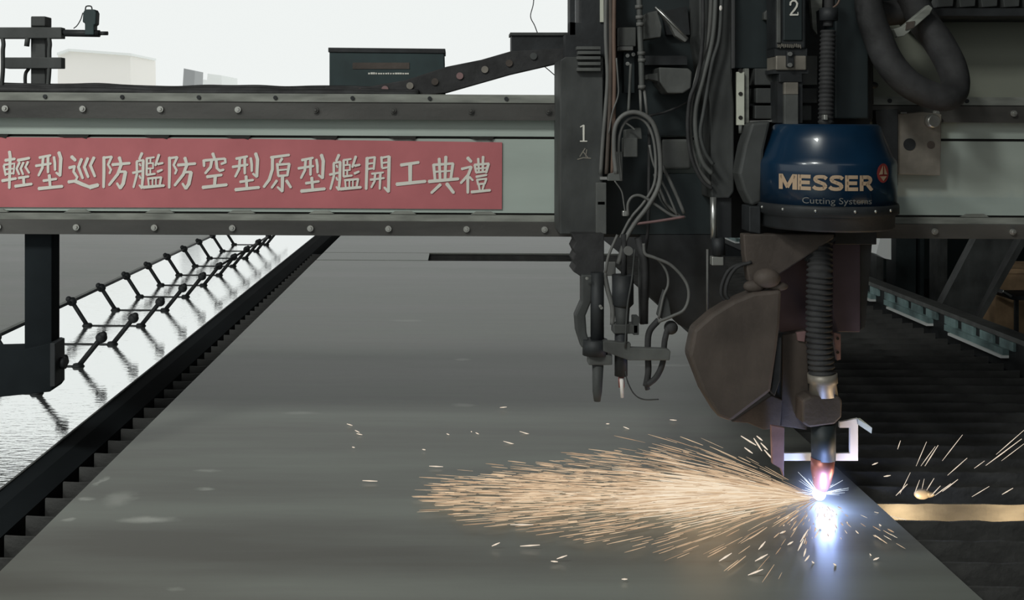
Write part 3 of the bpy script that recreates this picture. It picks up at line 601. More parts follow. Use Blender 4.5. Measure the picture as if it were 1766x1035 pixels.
# second column and its cables
t = thing('second_column', 'plain dark grey vertical column left of the station marked 2', 'column', P(1245, 340, 4.5))
MB().prism([(1206, -60), (1262, -60), (1262, 130), (1266, 180), (1266, 330), (1258, 342), (1227, 342), (1224, 180), (1206, 60)], 4.5, 0.2).build('column', 'dgrey', t, 0.006)
mb = MB(); mb.ptube([(1230, 340), (1231, 412)], 0.013, 4.47, 14); mb.build('piston_rod', 'chrome', t)
MB().rect(1237, 340, 1262, 410, 4.52, 0.1).build('guide_block', 'black', t, 0.003)
mb = MB(); mb.ptube([(1238, 410), (1240, 440)], 0.026, 4.46, 14); mb.build('coupling', 'black', t)
MB().rect(1228, 443, 1248, 458, 4.44, 0.04).build('bright_nut', 'bolt', t, 0.003)
mb = MB(); mb.ptube([(1220, 430), (1220, 546)], 0.005, 4.5, 8); mb.build('thin_rod', 'hose_grey', t)
mb = MB(); mb.sphere(P(1243, 14, 4.40), 0.008, (0.8, 0.5, 1.4)); mb.build('bright_spot', 'white', t)
for i, pts in enumerate(([(1228, -40), (1222, 60), (1205, 120), (1192, 180), (1191, 240), (1204, 290), (1226, 320)], [(1236, -40), (1230, 60), (1214, 130), (1200, 190), (1201, 240), (1212, 280), (1228, 300)],
        [(1212, -40), (1212, 60), (1204, 130), (1190, 170), (1186, 220), (1192, 270), (1210, 310), (1228, 326)], [(1246, -40), (1241, 60), (1228, 110), (1214, 190), (1208, 230), (1216, 262), (1230, 284)])):
    cable('cable', pts, (0.009, 0.010, 0.008, 0.008)[i], 4.47 - 0.012 * i, ('hose_grey', 'grey', 'rubber', 'dgrey')[i], ('long grey cable', 'fattest grey cable', 'outermost black cable', 'short inner dark cable')[i] + ' sagging in the bunch left of the plain column', 'cable', 'cables sagging by the second column')

# ================================================================ STATION 2
t = thing('station_housing', 'dark recessed machine housing behind the motor marked 2', 'housing', P(1370, 410, 4.72))
MB().rect(1262, -60, 1500, 410, 4.68, 0.05).build('back_plate', 'black', t)
MB().rect(1268, -60, 1335, 118, 4.58, 0.1).build('side_panel', 'teal', t, 0.004)
MB().prism([(1318, 22), (1334, 8), (1334, 36), (1318, 34)], 4.55, 0.05).build('small_cover', 'grey', t, 0.003)
MB().rect(1440, -60, 1498, 205, 4.55, 0.14).build('blue_black_post', 'teal', t, 0.006)
MB().rect(1498, 60, 1505, 205, 4.70, 0.1).build('edge_post', 'black', t)
MB().rect(1494, 86, 1500, 143, 4.69, 0.02).build('pale_gap_strip', 'paint_shelf', t)
MB().rect(1302, 118, 1340, 147, 4.56, 0.1).build('clamp_plate', 'dgrey', t, 0.004)
MB().rect(1304, 152, 1341, 178, 4.54, 0.1).build('clamp_plate', 'dgrey', t, 0.004)
MB().rect(1302, 182, 1338, 205, 4.53, 0.1).build('clamp_plate', 'dgrey', t, 0.004)
MB().rect(1384, 96, 1410, 147, 4.56, 0.1).build('clamp_plate', 'grey', t, 0.004)
MB().rect(1384, 152, 1410, 178, 4.55, 0.1).build('clamp_plate', 'dgrey', t, 0.004)
MB().rect(1384, 182, 1400, 208, 4.54, 0.1).build('clamp_plate', 'dgrey', t, 0.004)
MB().prism([(1393, -60), (1422, -60), (1418, 14), (1408, 20), (1410, 60), (1402, 50)], 4.60, 0.03).build('pale_side', 'paint_shelf', t, 0.003)
MB().prism([(1293, 208), (1337, 207), (1337, 210), (1293, 211)], 4.52, 0.02).build('bright_edge', 'chrome', t)
t = thing('hole_strip', 'narrow cream strip with three dark holes beside the second column', 'strip', P(1277, 208, 4.5))
MB().rect(1271, 124, 1284, 216, 4.50, 0.02).build('strip', 'cream', t, 0.002)
MB().rect(1284, 118, 1292, 212, 4.52, 0.03).build('olive_edge', 'paint_shelf', t, 0.002)
for y in (122, 162, 203):
    p = P(1277, y, 4.50); MB().cyl(p + Vector((0, .005, 0)), p - Vector((0, 0.003, 0)), 0.0085, 14).build('hole', 'seam', t)
mb = MB(); mb.ptube([(1277, 216), (1277, 230)], 0.008, 4.5); mb.build('rod_end', 'grey', t)

t = thing('lift_motor', 'glossy black motor with a white 2 above the blue head', 'motor', P(1363, 125, 4.42))
MB().rect(1338, -60, 1390, 84, 4.42, 0.14).build('housing', 'black', t, 0.008)
MB().rect(1340, -60, 1347, 74, 4.412, 0.02).build('corner_post', 'grey', t, 0.003)
MB().rect(1351, -60, 1384, 70, 4.413, 0.02).build('front_panel', 'teal', t, 0.004)
mb = MB(); strokes(mb, [(3.2, [(1363, 9), (1363.5, 4), (1367, 1), (1372, 1.5), (1375, 6), (1374, 11), (1370, 17), (1364, 24)]), (3, [(1362.5, 25.5), (1376, 25.5)]), (1.6, [(1376, 21), (1376.5, 26)])], (0, 0), 1, 4.409, 3); mb.build('numeral', 'char', t)
mb = MB()
for i in range(13):
    x = 1341 + i * 3.2; y = 76 + random.uniform(-1, 1); mb.prism([(x, y), (x + 1.6, y), (x + 2.4, y + random.uniform(4, 7)), (x + .8, y + 6)], 4.416, 0.003)
mb.build('worn_print', 'plaque', t)
MB().rect(1338, 96, 1391, 121, 4.42, 0.13).build('bronze_base', 'plaque', t, 0.005)
MB().rect(1336, 84, 1392, 97, 4.43, 0.12).build('dark_band', 'black', t)
MB().rect(1334, 120, 1394, 127, 4.43, 0.12).build('dark_flange', 'black', t)
MB().rect(1357, 88, 1370, 116, 4.405, 0.03).build('cable_plug', 'black', t, 0.004)
for y in (93, 112):
    p = P(1363, y, 4.395); MB().cyl(p, p + Vector((0, 0.02, 0)), 0.0085, 12).build('knob', 'chrome', t)
t = thing('lift_shaft', 'square grey shaft below the black motor, entering the blue head', 'shaft', P(1365, 208, 4.42))
MB().rect(1353, 163, 1377, 215, 4.42, 0.06).build('shaft', 'grey', t, 0.003)
MB().rect(1353, 142, 1377, 163, 4.418, 0.06).build('light_block', 'plaque', t, 0.003)
MB().rect(1344, 127, 1384, 142, 4.43, 0.1).build('black_cap', 'black', t, 0.003)
MB().rect(1341, 140, 1353, 212, 4.44, 0.1).build('left_guide', 'black', t)
MB().rect(1377, 140, 1384, 212, 4.44, 0.1).build('right_guide', 'black', t)

t = thing('corrugated_hose', 'ribbed black hose standing upright above the blue head', 'hose', P(1426, 206, 4.40))
mb = MB(); mb.bellows([(1428, 52), (1426, 120), (1424, 215)], 0.031, 4.42, 22, 0.14); mb.build('ribbed_tube', 'rubber', t)
mb = MB(); mb.ptube([(1430, -30), (1430, 20), (1428, 46)], 0.020, 4.42, 14); mb.build('upper_tube', 'rubber', t)
mb = MB(); mb.ptube([(1429, 14), (1429, 36)], 0.036, 4.42, 16); mb.build('cuff', 'black', t)
for i, pts in enumerate(([(1432, -20), (1446, -6), (1458, -20)], [(1436, 14), (1446, 4), (1452, -20)])):
    cable('thin_wire', pts, 0.004, 4.40, 'hose_brown', ('wide U-shaped tan wire at the top edge', 'short tan wire')[i] + ' above the upright ribbed hose', 'wire', 'tan wires at the top edge')
tag(MB().rect(1421, 198, 1428, 207, 4.375, 0.03).build('hose_fitting', 'bolt', None, 0.003), 'bright dab of metal where the ribbed hose meets the blue head', 'fitting')

# blue head
HX, HY, HR = 1.485, 4.42, 0.268
zt = lambda py: P(1424, py, 4.20).z
t = thing('plasma_cutter', 'round navy blue plasma head lettered MESSER above the cutting arc', 'plasma cutter', (HX, HY, zt(400)))
mb = MB(); mb.lathe([(0.0, zt(214)), (HR * 0.72, zt(214)), (HR * 0.77, zt(218)), (HR * 0.83, zt(240)), (HR * 0.94, zt(272)), (HR * 0.985, zt(279)), (HR, zt(286)), (HR, zt(356)), (0, zt(356))], HX, HY, 72)
head = mb.build('blue_cover', 'blue', t)
mb = MB(); mb.lathe([(0.0, zt(355)), (HR * 1.02, zt(355)), (HR * 1.03, zt(360)), (HR * 1.03, zt(372)), (HR * 0.97, zt(376)), (HR * 0.97, zt(396)), (HR * 0.93, zt(400)), (0, zt(400))], HX, HY, 72)
mb.build('black_skirt', 'black', t)
mb = MB()
for a in (-60, -35, -8, 22, 40, 58):
    an = math.radians(-90 - 18 + a); mb.sphere((HX + HR * 1.03 * math.cos(an), HY + HR * 1.03 * math.sin(an), zt(363)), 0.006, (1, 1, 1), 8)
mb.build('rim_screws', 'bolt', t)
MB().prism([(1296, 212), (1330, 208), (1318, 260), (1314, 350), (1296, 356), (1283, 330), (1274, 300), (1284, 250)], HY - 0.02, 0.12).build('side_shroud', 'dgrey', t, 0.012)
MB().prism([(1292, 356), (1312, 356), (1312, 404), (1292, 400)], HY - 0.05, 0.12).build('side_bracket', 'black', t, 0.004)
def wrap_text(body, size, a_c, zc, m_, name, parent, bold=0.0, sx=1.0, R=HR + 0.0015, width=None):
    cu = bpy.data.curves.new('txt', 'FONT'); cu.body = body; cu.size = size; cu.align_x = 'CENTER'; cu.align_y = 'CENTER'; cu.offset = bold; cu.extrude = 0.0008; cu.space_character = 1.0 + bold * 40; cu.resolution_u = 3
    ob = bpy.data.objects.new('txt', cu); C.objects.link(ob)
    bpy.context.view_layer.update(); dg = bpy.context.evaluated_depsgraph_get(); me = bpy.data.meshes.new_from_object(ob.evaluated_get(dg))
    bpy.data.objects.remove(ob); bm = bmesh.new(); bm.from_mesh(me); bpy.data.meshes.remove(me)
    xs = [v.co.x for v in bm.verts]; cx = (min(xs) + max(xs)) / 2; k = (width / (max(xs) - min(xs))) if width else sx
    bmesh.ops.triangulate(bm, faces=bm.faces)
    for q in range(1, 48):
        bmesh.ops.bisect_plane(bm, geom=bm.verts[:] + bm.edges[:] + bm.faces[:], plane_co=(min(xs) + (max(xs) - min(xs)) * q / 48, 0, 0), plane_no=(1, 0, 0))
    for v in bm.verts:
        an = -PI / 2 - a_c + (v.co.x - cx) * k / HR; r = R + v.co.z
        v.co = Vector((HX + r * math.cos(an), HY + r * math.sin(an), zc + v.co.y))
    mb = MB(); mb.bm.free(); mb.bm = bm; return mb.build(name, m_, parent)
AC = math.radians(18.5)
ang = lambda px: -(px - 1424) / 121.0
def flat_strokes(bm, pts, w_):
    for a, b_ in zip(pts, pts[1:]):
        a = Vector((*a, 0)); b_ = Vector((*b_, 0)); d = (b_ - a).normalized(); n_ = Vector((-d.y, d.x, 0)) * w_ / 2; e = d * w_ * 0.12
        q = [bm.verts.new(v) for v in (a - e + n_, b_ + e + n_, b_ + e - n_, a - e - n_)]; bm.faces.new(q)
LET = {'M': (0.080, [[(.009, 0), (.009, .064)], [(.013, .058), (.040, .010)], [(.040, .010), (.067, .058)], [(.071, 0), (.071, .064)]], .019),
       'E': (0.056, [[(.010, 0), (.010, .064)], [(.010, .0565), (.050, .0565)], [(.010, .032), (.047, .032)], [(.010, .0075), (.051, .0075)]], .015),
       'S': (0.058, [[(.052, .050), (.044, .056), (.030, .0575), (.016, .055), (.011, .047), (.016, .039), (.030, .033), (.044, .027), (.049, .018), (.043, .009), (.028, .0065), (.013, .009), (.006, .015)]], .0145),
       'R': (0.064, [[(.010, 0), (.010, .064)], [(.010, .0565), (.036, .0565), (.046, .052), (.049, .045), (.045, .036), (.035, .0305), (.012, .0305)], [(.032, .030), (.054, .003)]], .0155)}
x_ = 0.0; zb = zt(328)
for ch in 'MESSER':
    w_, sts, sw = LET[ch]; bm = bmesh.new()
    for st in sts: flat_strokes(bm, [(x + x_, y) for x, y in st], sw if ch != 'M' or abs(st[0][0] - st[1][0]) < 1e-6 else .016)
    for q in range(1, 12):
        bmesh.ops.bisect_plane(bm, geom=bm.verts[:] + bm.edges[:] + bm.faces[:], plane_co=(x_ + w_ * q / 12, 0, 0), plane_no=(1, 0, 0))
    for v in bm.verts:
        an_ = -PI / 2 - AC + (v.co.x - 0.188) * 0.985 / HR
        v.co = Vector((HX + (HR + .002) * math.cos(an_), HY + (HR + .002) * math.sin(an_), zb + max(0, min(.064, v.co.y)) * 0.92))
    mb = MB(); mb.bm.free(); mb.bm = bm; mb.build('brand_letter', 'gold_char', t); x_ += w_ + 0.001
wrap_text('Cutting Systems', 0.034, AC - 0.17, zt(346), 'hose_grey', 'small_lettering', t, 0.0, width=0.262)
# red emblem: oval with a flame-like wedge
an = -PI / 2 - AC + math.asin(93 / 121.0) 
def on_head(dx, dz, r=0.002):
    a = an + dx / HR; return Vector((HX + (HR + r) * math.cos(a), HY + (HR + r) * math.sin(a), zt(298) + dz))
mb = MB(); c = mb.bm
ov = [on_head(0.034 * math.cos(q * PI / 10), 0.037 * math.sin(q * PI / 10)) for q in range(20)]; vs_ = [c.verts.new(v) for v in ov]; c.faces.new(vs_); mb.build('red_emblem', 'logo_red', t)
mb = MB(); c = mb.bm
for tri in (((-.004, .030), (-.026, -.006), (-.004, -.004)), ((.003, .030), (.003, -.004), (.024, -.006)), ((-.020, -.012), (.020, -.012), (0, -.030))):
    c.faces.new([c.verts.new(on_head(x, z, 0.0035)) for x, z in tri])
mb.build('emblem_mark', 'gold_char', t)

# below the head
t = thing('torch_mount', 'purplish heat-stained plates and brown gusset hanging under the blue head', 'mount', P(1420, 410, 4.5))
MB().rect(1344, 405, 1440, 577, 4.56, 0.04).build('rear_plate', 'purple', t)
MB().rect(1436, 403, 1484, 573, 4.52, 0.06).build('right_plate', 'purple', t, 0.004)
MB().prism([(1484, 403), (1506, 400), (1500, 470), (1492, 565), (1484, 570)], 4.56, 0.05).build('dark_edge', 'black', t, 0.003)
MB().rect(1440, 396, 1512, 422, 4.50, 0.12).build('top_block', 'black', t, 0.003)
MB().prism([(1282, 404), (1440, 404), (1438, 412), (1344, 474), (1340, 492), (1292, 486), (1284, 440)], 4.36, 0.06).build('brown_gusset', 'rust', t, 0.006)
MB().prism([(1390, 444), (1440, 408), (1444, 412), (1392, 452)], 4.38, 0.03).build('gusset_edge', 'black', t)
MB().rect(1338, 575, 1352, 700, 4.44, 0.08).build('black_fin', 'black', t, 0.003)
MB().prism([(1350, 578), (1392, 572), (1396, 700), (1392, 742), (1346, 735), (1350, 640)], 4.43, 0.06).build('slide_plate', 'rust', t, 0.004)
MB().prism([(1262, 728), (1330, 682), (1350, 690), (1346, 738), (1318, 742), (1290, 730)], 4.41, 0.06).build('lower_guard', 'rust', t, 0.004)
MB().prism([(1438, 574), (1450, 576), (1450, 620), (1444, 622), (1440, 600)], 4.50, 0.02).build('pale_drilled_tab', 'pink', t, 0.001)
for y in (584, 608):
    p = P(1445, y, 4.498); MB().cyl(p, p + Vector((0, .004, 0)), 0.006, 10).build('hole', 'seam', t)
MB().prism([(1374, 574), (1390, 572), (1388, 590), (1376, 588)], 4.42, 0.02).build('small_tab', 'pink', t, 0.002)
t = thing('hinged_hood', 'big rust-brown sheet hood with angled outline left of the torch', 'hood', P(1270, 730, 4.3))
MB().prism([(1265, 519), (1300, 505), (1349, 500), (1346, 560), (1341, 600), (1330, 676), (1261, 728), (1238, 719), (1212, 676), (1188, 614), (1197, 569), (1229, 541)], 4.30, 0.10).build('hood_shell', 'rust', t, 0.014)
MB().prism([(1341, 582), (1348, 582), (1346, 655), (1336, 684), (1330, 676)], 4.32, 0.06).build('dark_inner_edge', 'black', t, 0.003)
mb = MB(); mb.sphere(P(1322, 480, 4.32), 0.05, (1.1, 0.8, 0.8)); mb.sphere(P(1300, 494, 4.33), 0.035, (1.2, 0.7, 0.7)); mb.sphere(P(1342, 494, 4.33), 0.03, (1.3, 0.8, 0.6)); mb.build('hinge', 'rust', t)
for i, rr in enumerate((0, 8)):
    cable('cable', [(1296, 452), (1270 - rr, 462), (1255 - rr, 485), (1252 - rr, 508), (1262 - rr, 522)], 0.007, 4.36 + .02 * i, 'rubber', ('inner', 'outer')[i] + ' dark hose bent round the hinge of the brown hood', 'hose', 'hoses round the hood hinge')

t = thing('plasma_torch', 'plasma torch with ribbed black hose, collar and glowing reddish nozzle above the arc', 'torch', P(1417, 840, 4.38))
mb = MB(); mb.bellows([(1412, 408, 4.42), (1414, 470, 4.38), (1412, 540, 4.38), (1413, 600, 4.38), (1418, 648, 4.38)], 0.052, 4.38, 26, 0.16, 20); mb.build('ribbed_hose', 'rubber', t)
mb = MB(); mb.ptube([(1418, 644), (1419, 660), (1419, 662), (1420, 682)], [0.058, 0.058, 0.052, 0.056], 4.38, 20, False); mb.build('brass_collar', 'plaque', t)
MB().prism([(1384, 690), (1398, 684), (1448, 684), (1453, 692), (1452, 720), (1440, 732), (1396, 738), (1384, 730)], 4.33, 0.1).build('clamp', 'rust', t, 0.008)
mb = MB(); mb.ptube([(1420, 730), (1420, 792)], 0.047, 4.38, 22); mb.build('black_body', 'teal', t)
mb = MB(); mb.ptube([(1419, 790), (1418, 812), (1417, 838), (1416, 846)], [0.046, 0.044, 0.032, 0.02], 4.38, 22, False); mb.build('nozzle', 'copper', t)
t = thing('ohmic_probe', 'flat scorched pink-brown rod standing left of the torch nozzle', 'probe', P(1343, 820, 4.36))
MB().prism([(1330, 734), (1353, 738), (1352, 824), (1346, 808), (1332, 800)], 4.36, 0.02).build('blade', 'pink', t, 0.002)
t = thing('laser_pointer_bracket', 'white angle bracket framing the nozzle with a bent tab at its right', 'bracket', P(1470, 796, 4.42))
MB().prism([(1352, 782), (1466, 782), (1466, 738), (1448, 738), (1448, 728), (1480, 722), (1480, 795), (1352, 795)], 4.44, 0.015).build('frame', 'white', t, 0.001)
MB().solid([P(1478, 722, 4.44), P(1484, 722, 4.44), P(1504, 738, 4.36), P(1503, 748, 4.36), P(1479, 732, 4.44)], Vector((0, 0.006, 0))).build('bent_tab', 'cream', t)

# black hose loop, right
t = thing('thick_hose', 'thick black hose hanging in a pointed loop right of the second station', 'hose', P(1640, 195, 4.45))
mb = MB(); mb.ptube([(1500, -40, 4.5), (1498, 10, 4.5), (1512, 60, 4.5), (1532, 105, 4.48), (1562, 140, 4.46), (1600, 162, 4.45), (1634, 168, 4.45), (1648, 150, 4.5), (1641, 115, 4.55), (1618, 72, 4.58), (1588, 30, 4.6), (1560, -40, 4.6)], [.05, .055, .058, .058, .057, .056, .055, .054, .058, .060, .06, .06], 4.45, 18); mb.build('tube', 'rubber', t)
mb = MB(); a = P(1547, 58, 4.50); b_ = P(1608, 12, 4.50)
mb.prism([(1541, 50), (1556, 46), (1602, 8), (1609, 14), (1604, 24), (1560, 62), (1548, 64)], 4.50, 0.03); mb.build('hose_clip', 'paint_shelf', t, 0.003)
MB().prism([(1564, 38), (1578, 36), (1576, 48), (1562, 52)], 4.495, 0.01).build('dark_label', 'rust', t)
cable('thick_hose', [(1470, -40), (1480, 0), (1500, 20), (1540, 22), (1575, 10), (1590, -20)], 0.055, 4.66, 'rubber', 'thick black hose crossing the top edge behind the pointed loop')

# panel behind right top
t = thing('rear_cabinet', 'beige-grey cabinet standing on the beam behind the thick hose loop', 'cabinet', P(1640, 168, 5.0))
MB().rect(1498, 30, 2000, 170, 5.0, 0.5).build('front_panel', 'panelbeige', t, 0.004)
t = thing('cable_tray', 'dark ridged cable tray overhanging the beige cabinet at the top edge', 'cable tray', P(1700, 26, 4.75))
MB().rect(1590, 14, 2000, 28, 4.72, 0.6).build('tray_shelf', 'black', t, 0.003)  # black slab standing in for the shadow beneath the chain
for i in range(9): MB().prism([(1612 + i * 38, -30), (1648 + i * 38, -30), (1644 + i * 38, 11), (1618 + i * 38, 13)], 4.74, 0.3).build('chain_link', 'dgrey', t, 0.004)
mb = MB(); mb.ptube([(1502, 90), (1503, 180)], 0.009, 4.72, 8); tag(mb.build('guide_rod', 'black'), 'thin black vertical rod at the left end of the beige cabinet', 'rod')
mb = MB(); mb.sphere(P(1507, 147, 4.71), 0.016, (1.2, 0.7, 0.9)); tag(mb.build('rod_knob', 'black'), 'small black knob on the thin vertical rod', 'knob')

# mounting plate with knob
t = thing('mounting_plate', 'tarnished plate with a bright round knob and two dark holes, right of the blue head', 'plate', P(1586, 303, 4.72))
MB().prism([(1549, 197), (1590, 193), (1624, 197), (1622, 303), (1549, 301)], 4.72, 0.03).build('plate', 'plaque', t, 0.003)
p = P(1606, 209, 4.72); mb = MB(); mb.tube([p, p - Vector((0, 0.02, 0)), p - Vector((0, 0.032, 0))], [0.031, 0.030, 0.024], 24, False); mb.build('knob', 'bolt', t)
p = P(1568, 249, 4.722); MB().cyl(p, p - Vector((0, 0.005, 0)), 0.026, 20).build('hole', 'black', t)
p = P(1605, 250, 4.722); MB().cyl(p, p - Vector((0, 0.004, 0)), 0.017, 18).build('hole', 'rust', t)
MB().rect(1553, 193.5, 1564, 196, 4.715, 0.01).build('bright_nick', 'chrome', t)
tag(MB().prism([(1510, 190), (1549, 188), (1549, 320), (1530, 330), (1512, 220)], 4.70, 0.05).build('side_bracket', 'black', None, 0.003), 'black bracket between the blue head and the tarnished plate', 'bracket')

# ================================================================ V-STANDS in the walkway
def vstand():
    r = bpy.data.objects.new('v_stand', None); C.objects.link(r)
    zf = -0.2; zt_ = 0.0
    for sgn, bx, tx in ((-1, -3.04, -3.17), (1, -2.60, -2.44)):
        mb = MB(); mb.tube([(bx + 2.85, 0, zf), (tx + 2.85, 0, zt_ - 0.0)], 0.018, 10, False); mb.build('arm', 'black', r)
        mb = MB(); mb.tube([(bx + 2.85 - 0.0, 0, zf), (bx + 2.85, 0, zf + 0.02)], [0.045, 0.032], 12, False); mb.build('foot', 'black', r)
        mb = MB(); mb.sphere((tx + 2.85, 0, zt_), 0.040, (1, 1, 0.95)); mb.sphere((tx + 2.85 + 0.02 * sgn, -0.02, zt_ + 0.024), 0.024); mb.build('ball_cap', 'black', r)
    MB().box(-0.22 + 0.0, 0.22, -0.006, 0.006, zf, zf + 0.008).build('tie_bar', 'black', r)
    return r
v0 = vstand(); 
lab = 'black V-shaped roller stand with ball ends, one of the row along the wet walkway'
for k in range(12):
    y = 6.855 + 0.755 * k
    if k == 0: o = v0
    else:
        o = v0.copy(); C.objects.link(o)
        for ch in v0.children: c = ch.copy(); C.objects.link(c); c.parent = o
    o.location = (-2.85, y, 0)
    tag(o, 'black V-shaped stand with ball ends, %s from the camera along the bright walkway' % ordinal(k + 1), 'stand', 'V stands in the walkway')
mb = MB(); mb.tube([(-3.17, 5.0, 0.0), (-3.17, 16.0, 0.0)], 0.012, 8, False)
tag(mb.build('hand_rail', 'black'), 'long thin black rail joining the left tops of the V stands', 'rail')
mb = MB(); mb.tube([(-2.44, 11.2, 0.0), (-2.44, 16.0, 0.0)], 0.012, 8, False)
tag(mb.build('hand_rail', 'black'), 'short thin black rail joining the far right tops of the V stands', 'rail')

# ================================================================ ARC AND SPARKS
mb = MB(); mb.sphere(ARC, 0.026, (1.0, 1.0, 1.0), 20)
arc = mb.build('plasma_arc', 'arc'); tag(arc, 'blinding white arc where the torch meets the steel plate', 'arc')
mb = MB(); mb.sphere(P(1415, 905, 4.1), 0.006, (1, 1, 0.8), 10); mb.build('plate_hot_spot', 'arc', arc)  # glowing bead standing in for the arc's reflection in the plate
# emissive ball painting in the halo of light around the arc
m = bpy.data.materials.new('ionised_gas'); m.use_nodes = True; nt = m.node_tree; nt.nodes.clear(); out = nt.nodes.new('ShaderNodeOutputMaterial')
em = nt.nodes.new('ShaderNodeEmission'); em.inputs[0].default_value = (0.42, 0.55, 1.0, 1)
tc = nt.nodes.new('ShaderNodeTexCoord'); ln = nt.nodes.new('ShaderNodeVectorMath'); ln.operation = 'LENGTH'; nt.links.new(tc.outputs['Object'], ln.inputs[0])
mr = nt.nodes.new('ShaderNodeMapRange'); mr.inputs[1].default_value = 0.0; mr.inputs[2].default_value = 0.20; mr.inputs[3].default_value = 1.0; mr.inputs[4].default_value = 0.0
pw = nt.nodes.new('ShaderNodeMath'); pw.operation = 'POWER'; pw.inputs[1].default_value = 4.6
ml = nt.nodes.new('ShaderNodeMath'); ml.operation = 'MULTIPLY'; ml.inputs[1].default_value = 16.0
nt.links.new(ln.outputs['Value'], mr.inputs[0]); nt.links.new(mr.outputs[0], pw.inputs[0]); nt.links.new(pw.outputs[0], ml.inputs[0]); nt.links.new(ml.outputs[0], em.inputs[1]); nt.links.new(em.outputs[0], out.inputs['Volume'])
me = bpy.data.meshes.new('gas_glow'); bm = bmesh.new(); bmesh.ops.create_uvsphere(bm, u_segments=24, v_segments=14, radius=0.2); bm.to_mesh(me); bm.free(); me.materials.append(m)
o = bpy.data.objects.new('gas_glow', me); C.objects.link(o); o.parent = arc; o.location = Vector(ARC) - arc.location
# short blue rays
mb = MB()
for i in range(30):
    a = random.uniform(0, PI); l = random.uniform(0.02, 0.10); d = Vector((math.cos(a), random.uniform(-.3, .1), abs(math.sin(a)) * .8)).normalized()
    mb.tube([Vector(ARC) + d * 0.028, Vector(ARC) + d * (0.028 + l)], [0.0010, 0.0002], 4, False)
mb.build('arc_rays', 'arc', arc)

def streak(bm, lay, a, b_, r, h0, h1):
    t = (b_ - a).normalized(); u = t.orthogonal().normalized(); s_ = t.cross(u)
    def ring(p, r, h):
        o = []
        for k in range(3):
            v = bm.verts.new(p + (u * math.cos(2 * PI * k / 3) + s_ * math.sin(2 * PI * k / 3)) * r); v[lay] = h; o.append(v)
        return o
    m = a.lerp(b_, 0.6); A = ring(a, r * 0.5, h0); Bm = ring(m, r, (h0 + h1) / 2); E = ring(b_, r * 0.35, h1)
    for p, q in ((A, Bm), (Bm, E)):
        for k in range(3): bm.faces.new((p[k], p[(k + 1) % 3], q[(k + 1) % 3], q[k]))
mb = MB(); bm = mb.bm; lay = bm.verts.layers.float.new('spark_glow')
O = Vector((ARC[0], ARC[1], 0.012))
def flight(az, el, d, drop=0.10):
    return O + Vector((-math.cos(az) * math.cos(el) * d, math.sin(az) * math.cos(el) * d, max(0.002, math.sin(el) * d - drop * d * d)))
N = 2300
for i in range(N):
    if random.random() < 0.45: az = random.gauss(0.02, 0.14); el = abs(random.gauss(0, 0.05)); dm = 1.62
    else: az = random.gauss(0.0, 0.48); el = abs(random.gauss(0, 0.13)); dm = 1.45
    if az > 0.9 or az < -1.15: continue
    dm *= (1 - 0.42 * min(1, abs(az) / 0.8)) * (1 - 0.5 * min(1, el / 0.4))
    d0 = random.random() ** 0.85 * dm; L = random.uniform(0.04, 0.22) * (0.5 + 0.5 * (1 - d0 / 1.7))
    a = flight(az, el, d0); b_ = flight(az, el, d0 + L)
    q = d0 / 1.5; heat = max(0, min(1, random.uniform(0.1, 1.0) * (1.15 - 0.62 * q) * (1.1 - 0.6 * min(1, abs(az) / .7 + el / .35))))
    streak(bm, lay, a, b_, random.uniform(0.0008, 0.0023), heat, heat * 0.9)
for i in range(420):      # dense hot core next to the arc
    az = random.gauss(0.02, 0.20); el = abs(random.gauss(0, 0.07)); d0 = random.uniform(0.02, 0.55)
    streak(bm, lay, flight(az, el, d0), flight(az, el, d0 + random.uniform(0.1, 0.35)), random.uniform(0.001, 0.0024), random.uniform(.7, 1), random.uniform(.6, .9))
for i in range(70):      # few thrown towards the camera and up behind
    az = random.uniform(-1.9, -0.9); el = random.uniform(0, 0.12); d0 = random.uniform(0.1, 0.5)
    streak(bm, lay, flight(az, el, d0), flight(az, el, d0 + random.uniform(0.015, 0.06)), random.uniform(0.001, 0.003), random.random(), random.random())
o = mb.build('spark_spray', 'spark'); tag(o, 'fan of golden sparks flying left from the arc over the plate', 'sparks', None, 'stuff')

def spark_at(a, b_, Y, r, m_, label, group):
    mb = MB(); p, q = P(*a, Y), P(*b_, Y); p.z = max(p.z, 0.004); q.z = max(q.z, 0.004)
    mb.tube([p, p.lerp(q, .6), q], [r * .5, r, r * .4], 5, False); tag(mb.build('spark', m_), label, 'spark', group)
for a, b_ in (((1553, 760), (1548, 775)), ((1598, 762), (1580, 804)), ((1613, 770), (1588, 804)), ((1618, 768), (1595, 804)), ((1660, 750), (1625, 795)), ((1668, 790), (1634, 820)), ((1766, 742), (1718, 784)), ((1762, 757), (1700, 803)),
        ((1768, 764), (1727, 795)), ((1698, 795), (1680, 808)), ((1570, 815), (1552, 852)), ((1586, 828), (1577, 852)), ((1611, 825), (1598, 846)), ((1652, 827), (1625, 848)), ((1640, 834), (1612, 855)), ((1706, 839), (1676, 857)),
        ((1747, 842), (1728, 853)), ((1594, 826), (1590, 844)), ((1565, 835), (1545, 855)), ((1622, 838), (1605, 856))):
    spark_at(a, b_, 4.40 + random.uniform(-.01, .01), random.uniform(0.0012, 0.0022), 'chip', 'thin spark leaping up over the dark slats right of the arc', 'sparks over the slats')
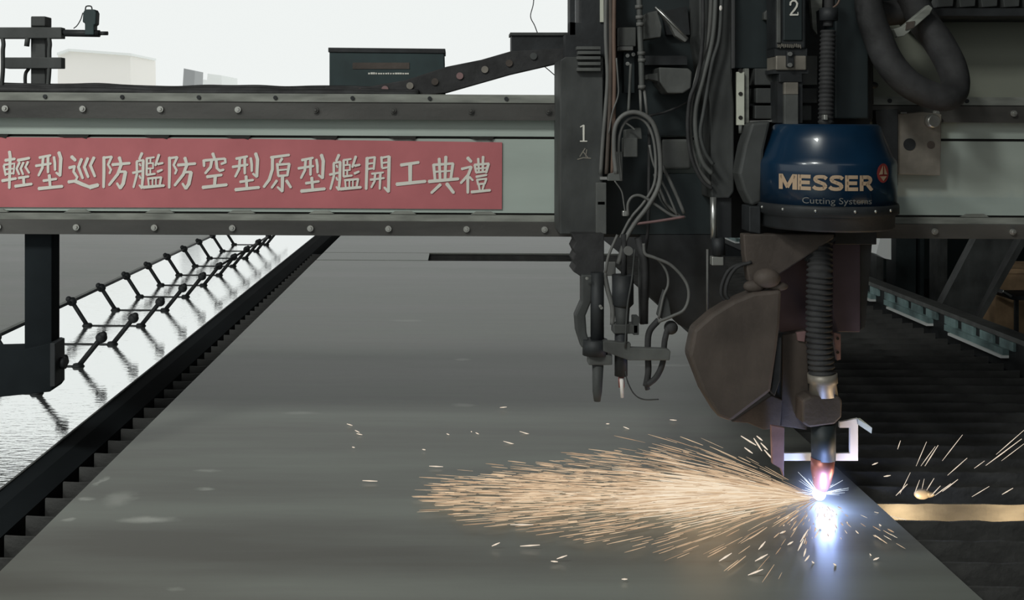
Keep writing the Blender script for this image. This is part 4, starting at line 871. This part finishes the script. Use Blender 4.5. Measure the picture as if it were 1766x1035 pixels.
for (x, y, dx, dy) in ((598, 731, 10, 3), (612, 742, 8, 4), (615, 748, 10, 2), (607, 771, 5, 1), (625, 829, 26, 1), (812, 744, 2, 1), (862, 703, 12, -1), (770, 748, 5, 2), (820, 746, 6, 3), (868, 761, 22, 6), (728, 775, 6, 1), (740, 804, 24, 1),
        (896, 744, 26, 8), (1155, 724, 12, 1), (1045, 731, 6, 0), (1075, 736, 10, 4), (880, 905, 40, 0), (897, 942, 34, -2), (960, 964, 18, -6), (950, 968, 12, 1), (1072, 999, 10, 0), (848, 942, 14, -6)):
    z0 = 0.012; v = y - VY; Y = F * (H - z0) / (v - S * (x - VX)); p = P(x, y, Y); q = P(x + dx, y + dy, Y)
    mb = MB(); mb.tube([p, p.lerp(q, .5), q], [.001, .0026, .001], 5, False); tag(mb.build('spark', 'chip'), 'tiny stray spark at the outer fringe left of the spark fan', 'spark', 'stray sparks over the plate')
for (x, y, dx, dy) in ((1278, 752, 26, 16), (1300, 756, 14, 22), (1312, 764, 12, 12), (1284, 772, 14, 10), (1318, 776, 14, 16), (1305, 752, 10, 8)):
    spark_at((x, y), (x + dx, y + dy), 4.42, 0.0035, 'chip', 'short bright spark in the cluster beside the probe, under the hood', 'sparks under the hood')
for (x, y, dx, dy) in ((1440, 913, 3, 28), (1405, 928, 8, -14), (1388, 968, 8, -10), (1437, 972, 6, 4), (1386, 960, 4, -14), (1500, 955, 6, 10), (1506, 966, 10, -4), (1461, 900, 1, 8), (1516, 904, 5, 5), (1504, 802, 10, -4), (1524, 822, 12, -2),
        (1380, 935, 14, -22), (1376, 950, 10, -20), (1400, 968, 6, 6), (1290, 992, 26, -10), (1302, 968, 22, -12), (1345, 920, 10, -4), (1358, 940, 10, -6), (1308, 948, 12, -14), (1508, 883, 50, 14), (1240, 968, 22, -14)):
    z0 = 0.006; v = y - VY; Y = F * (H - z0) / (v - S * (x - VX)); p = P(x, y, Y); q = P(x + dx, y + dy, Y)
    if x == 1508: q = P(1563, 897, 4.3)
    mb = MB(); mb.tube([p, p.lerp(q, .5), q], [.001, .0032 if x != 1508 else .0012, .001], 5, False); tag(mb.build('spark', 'chip'), 'stray bright spark on the plate in front of the arc', 'spark', 'sparks in front of the arc')
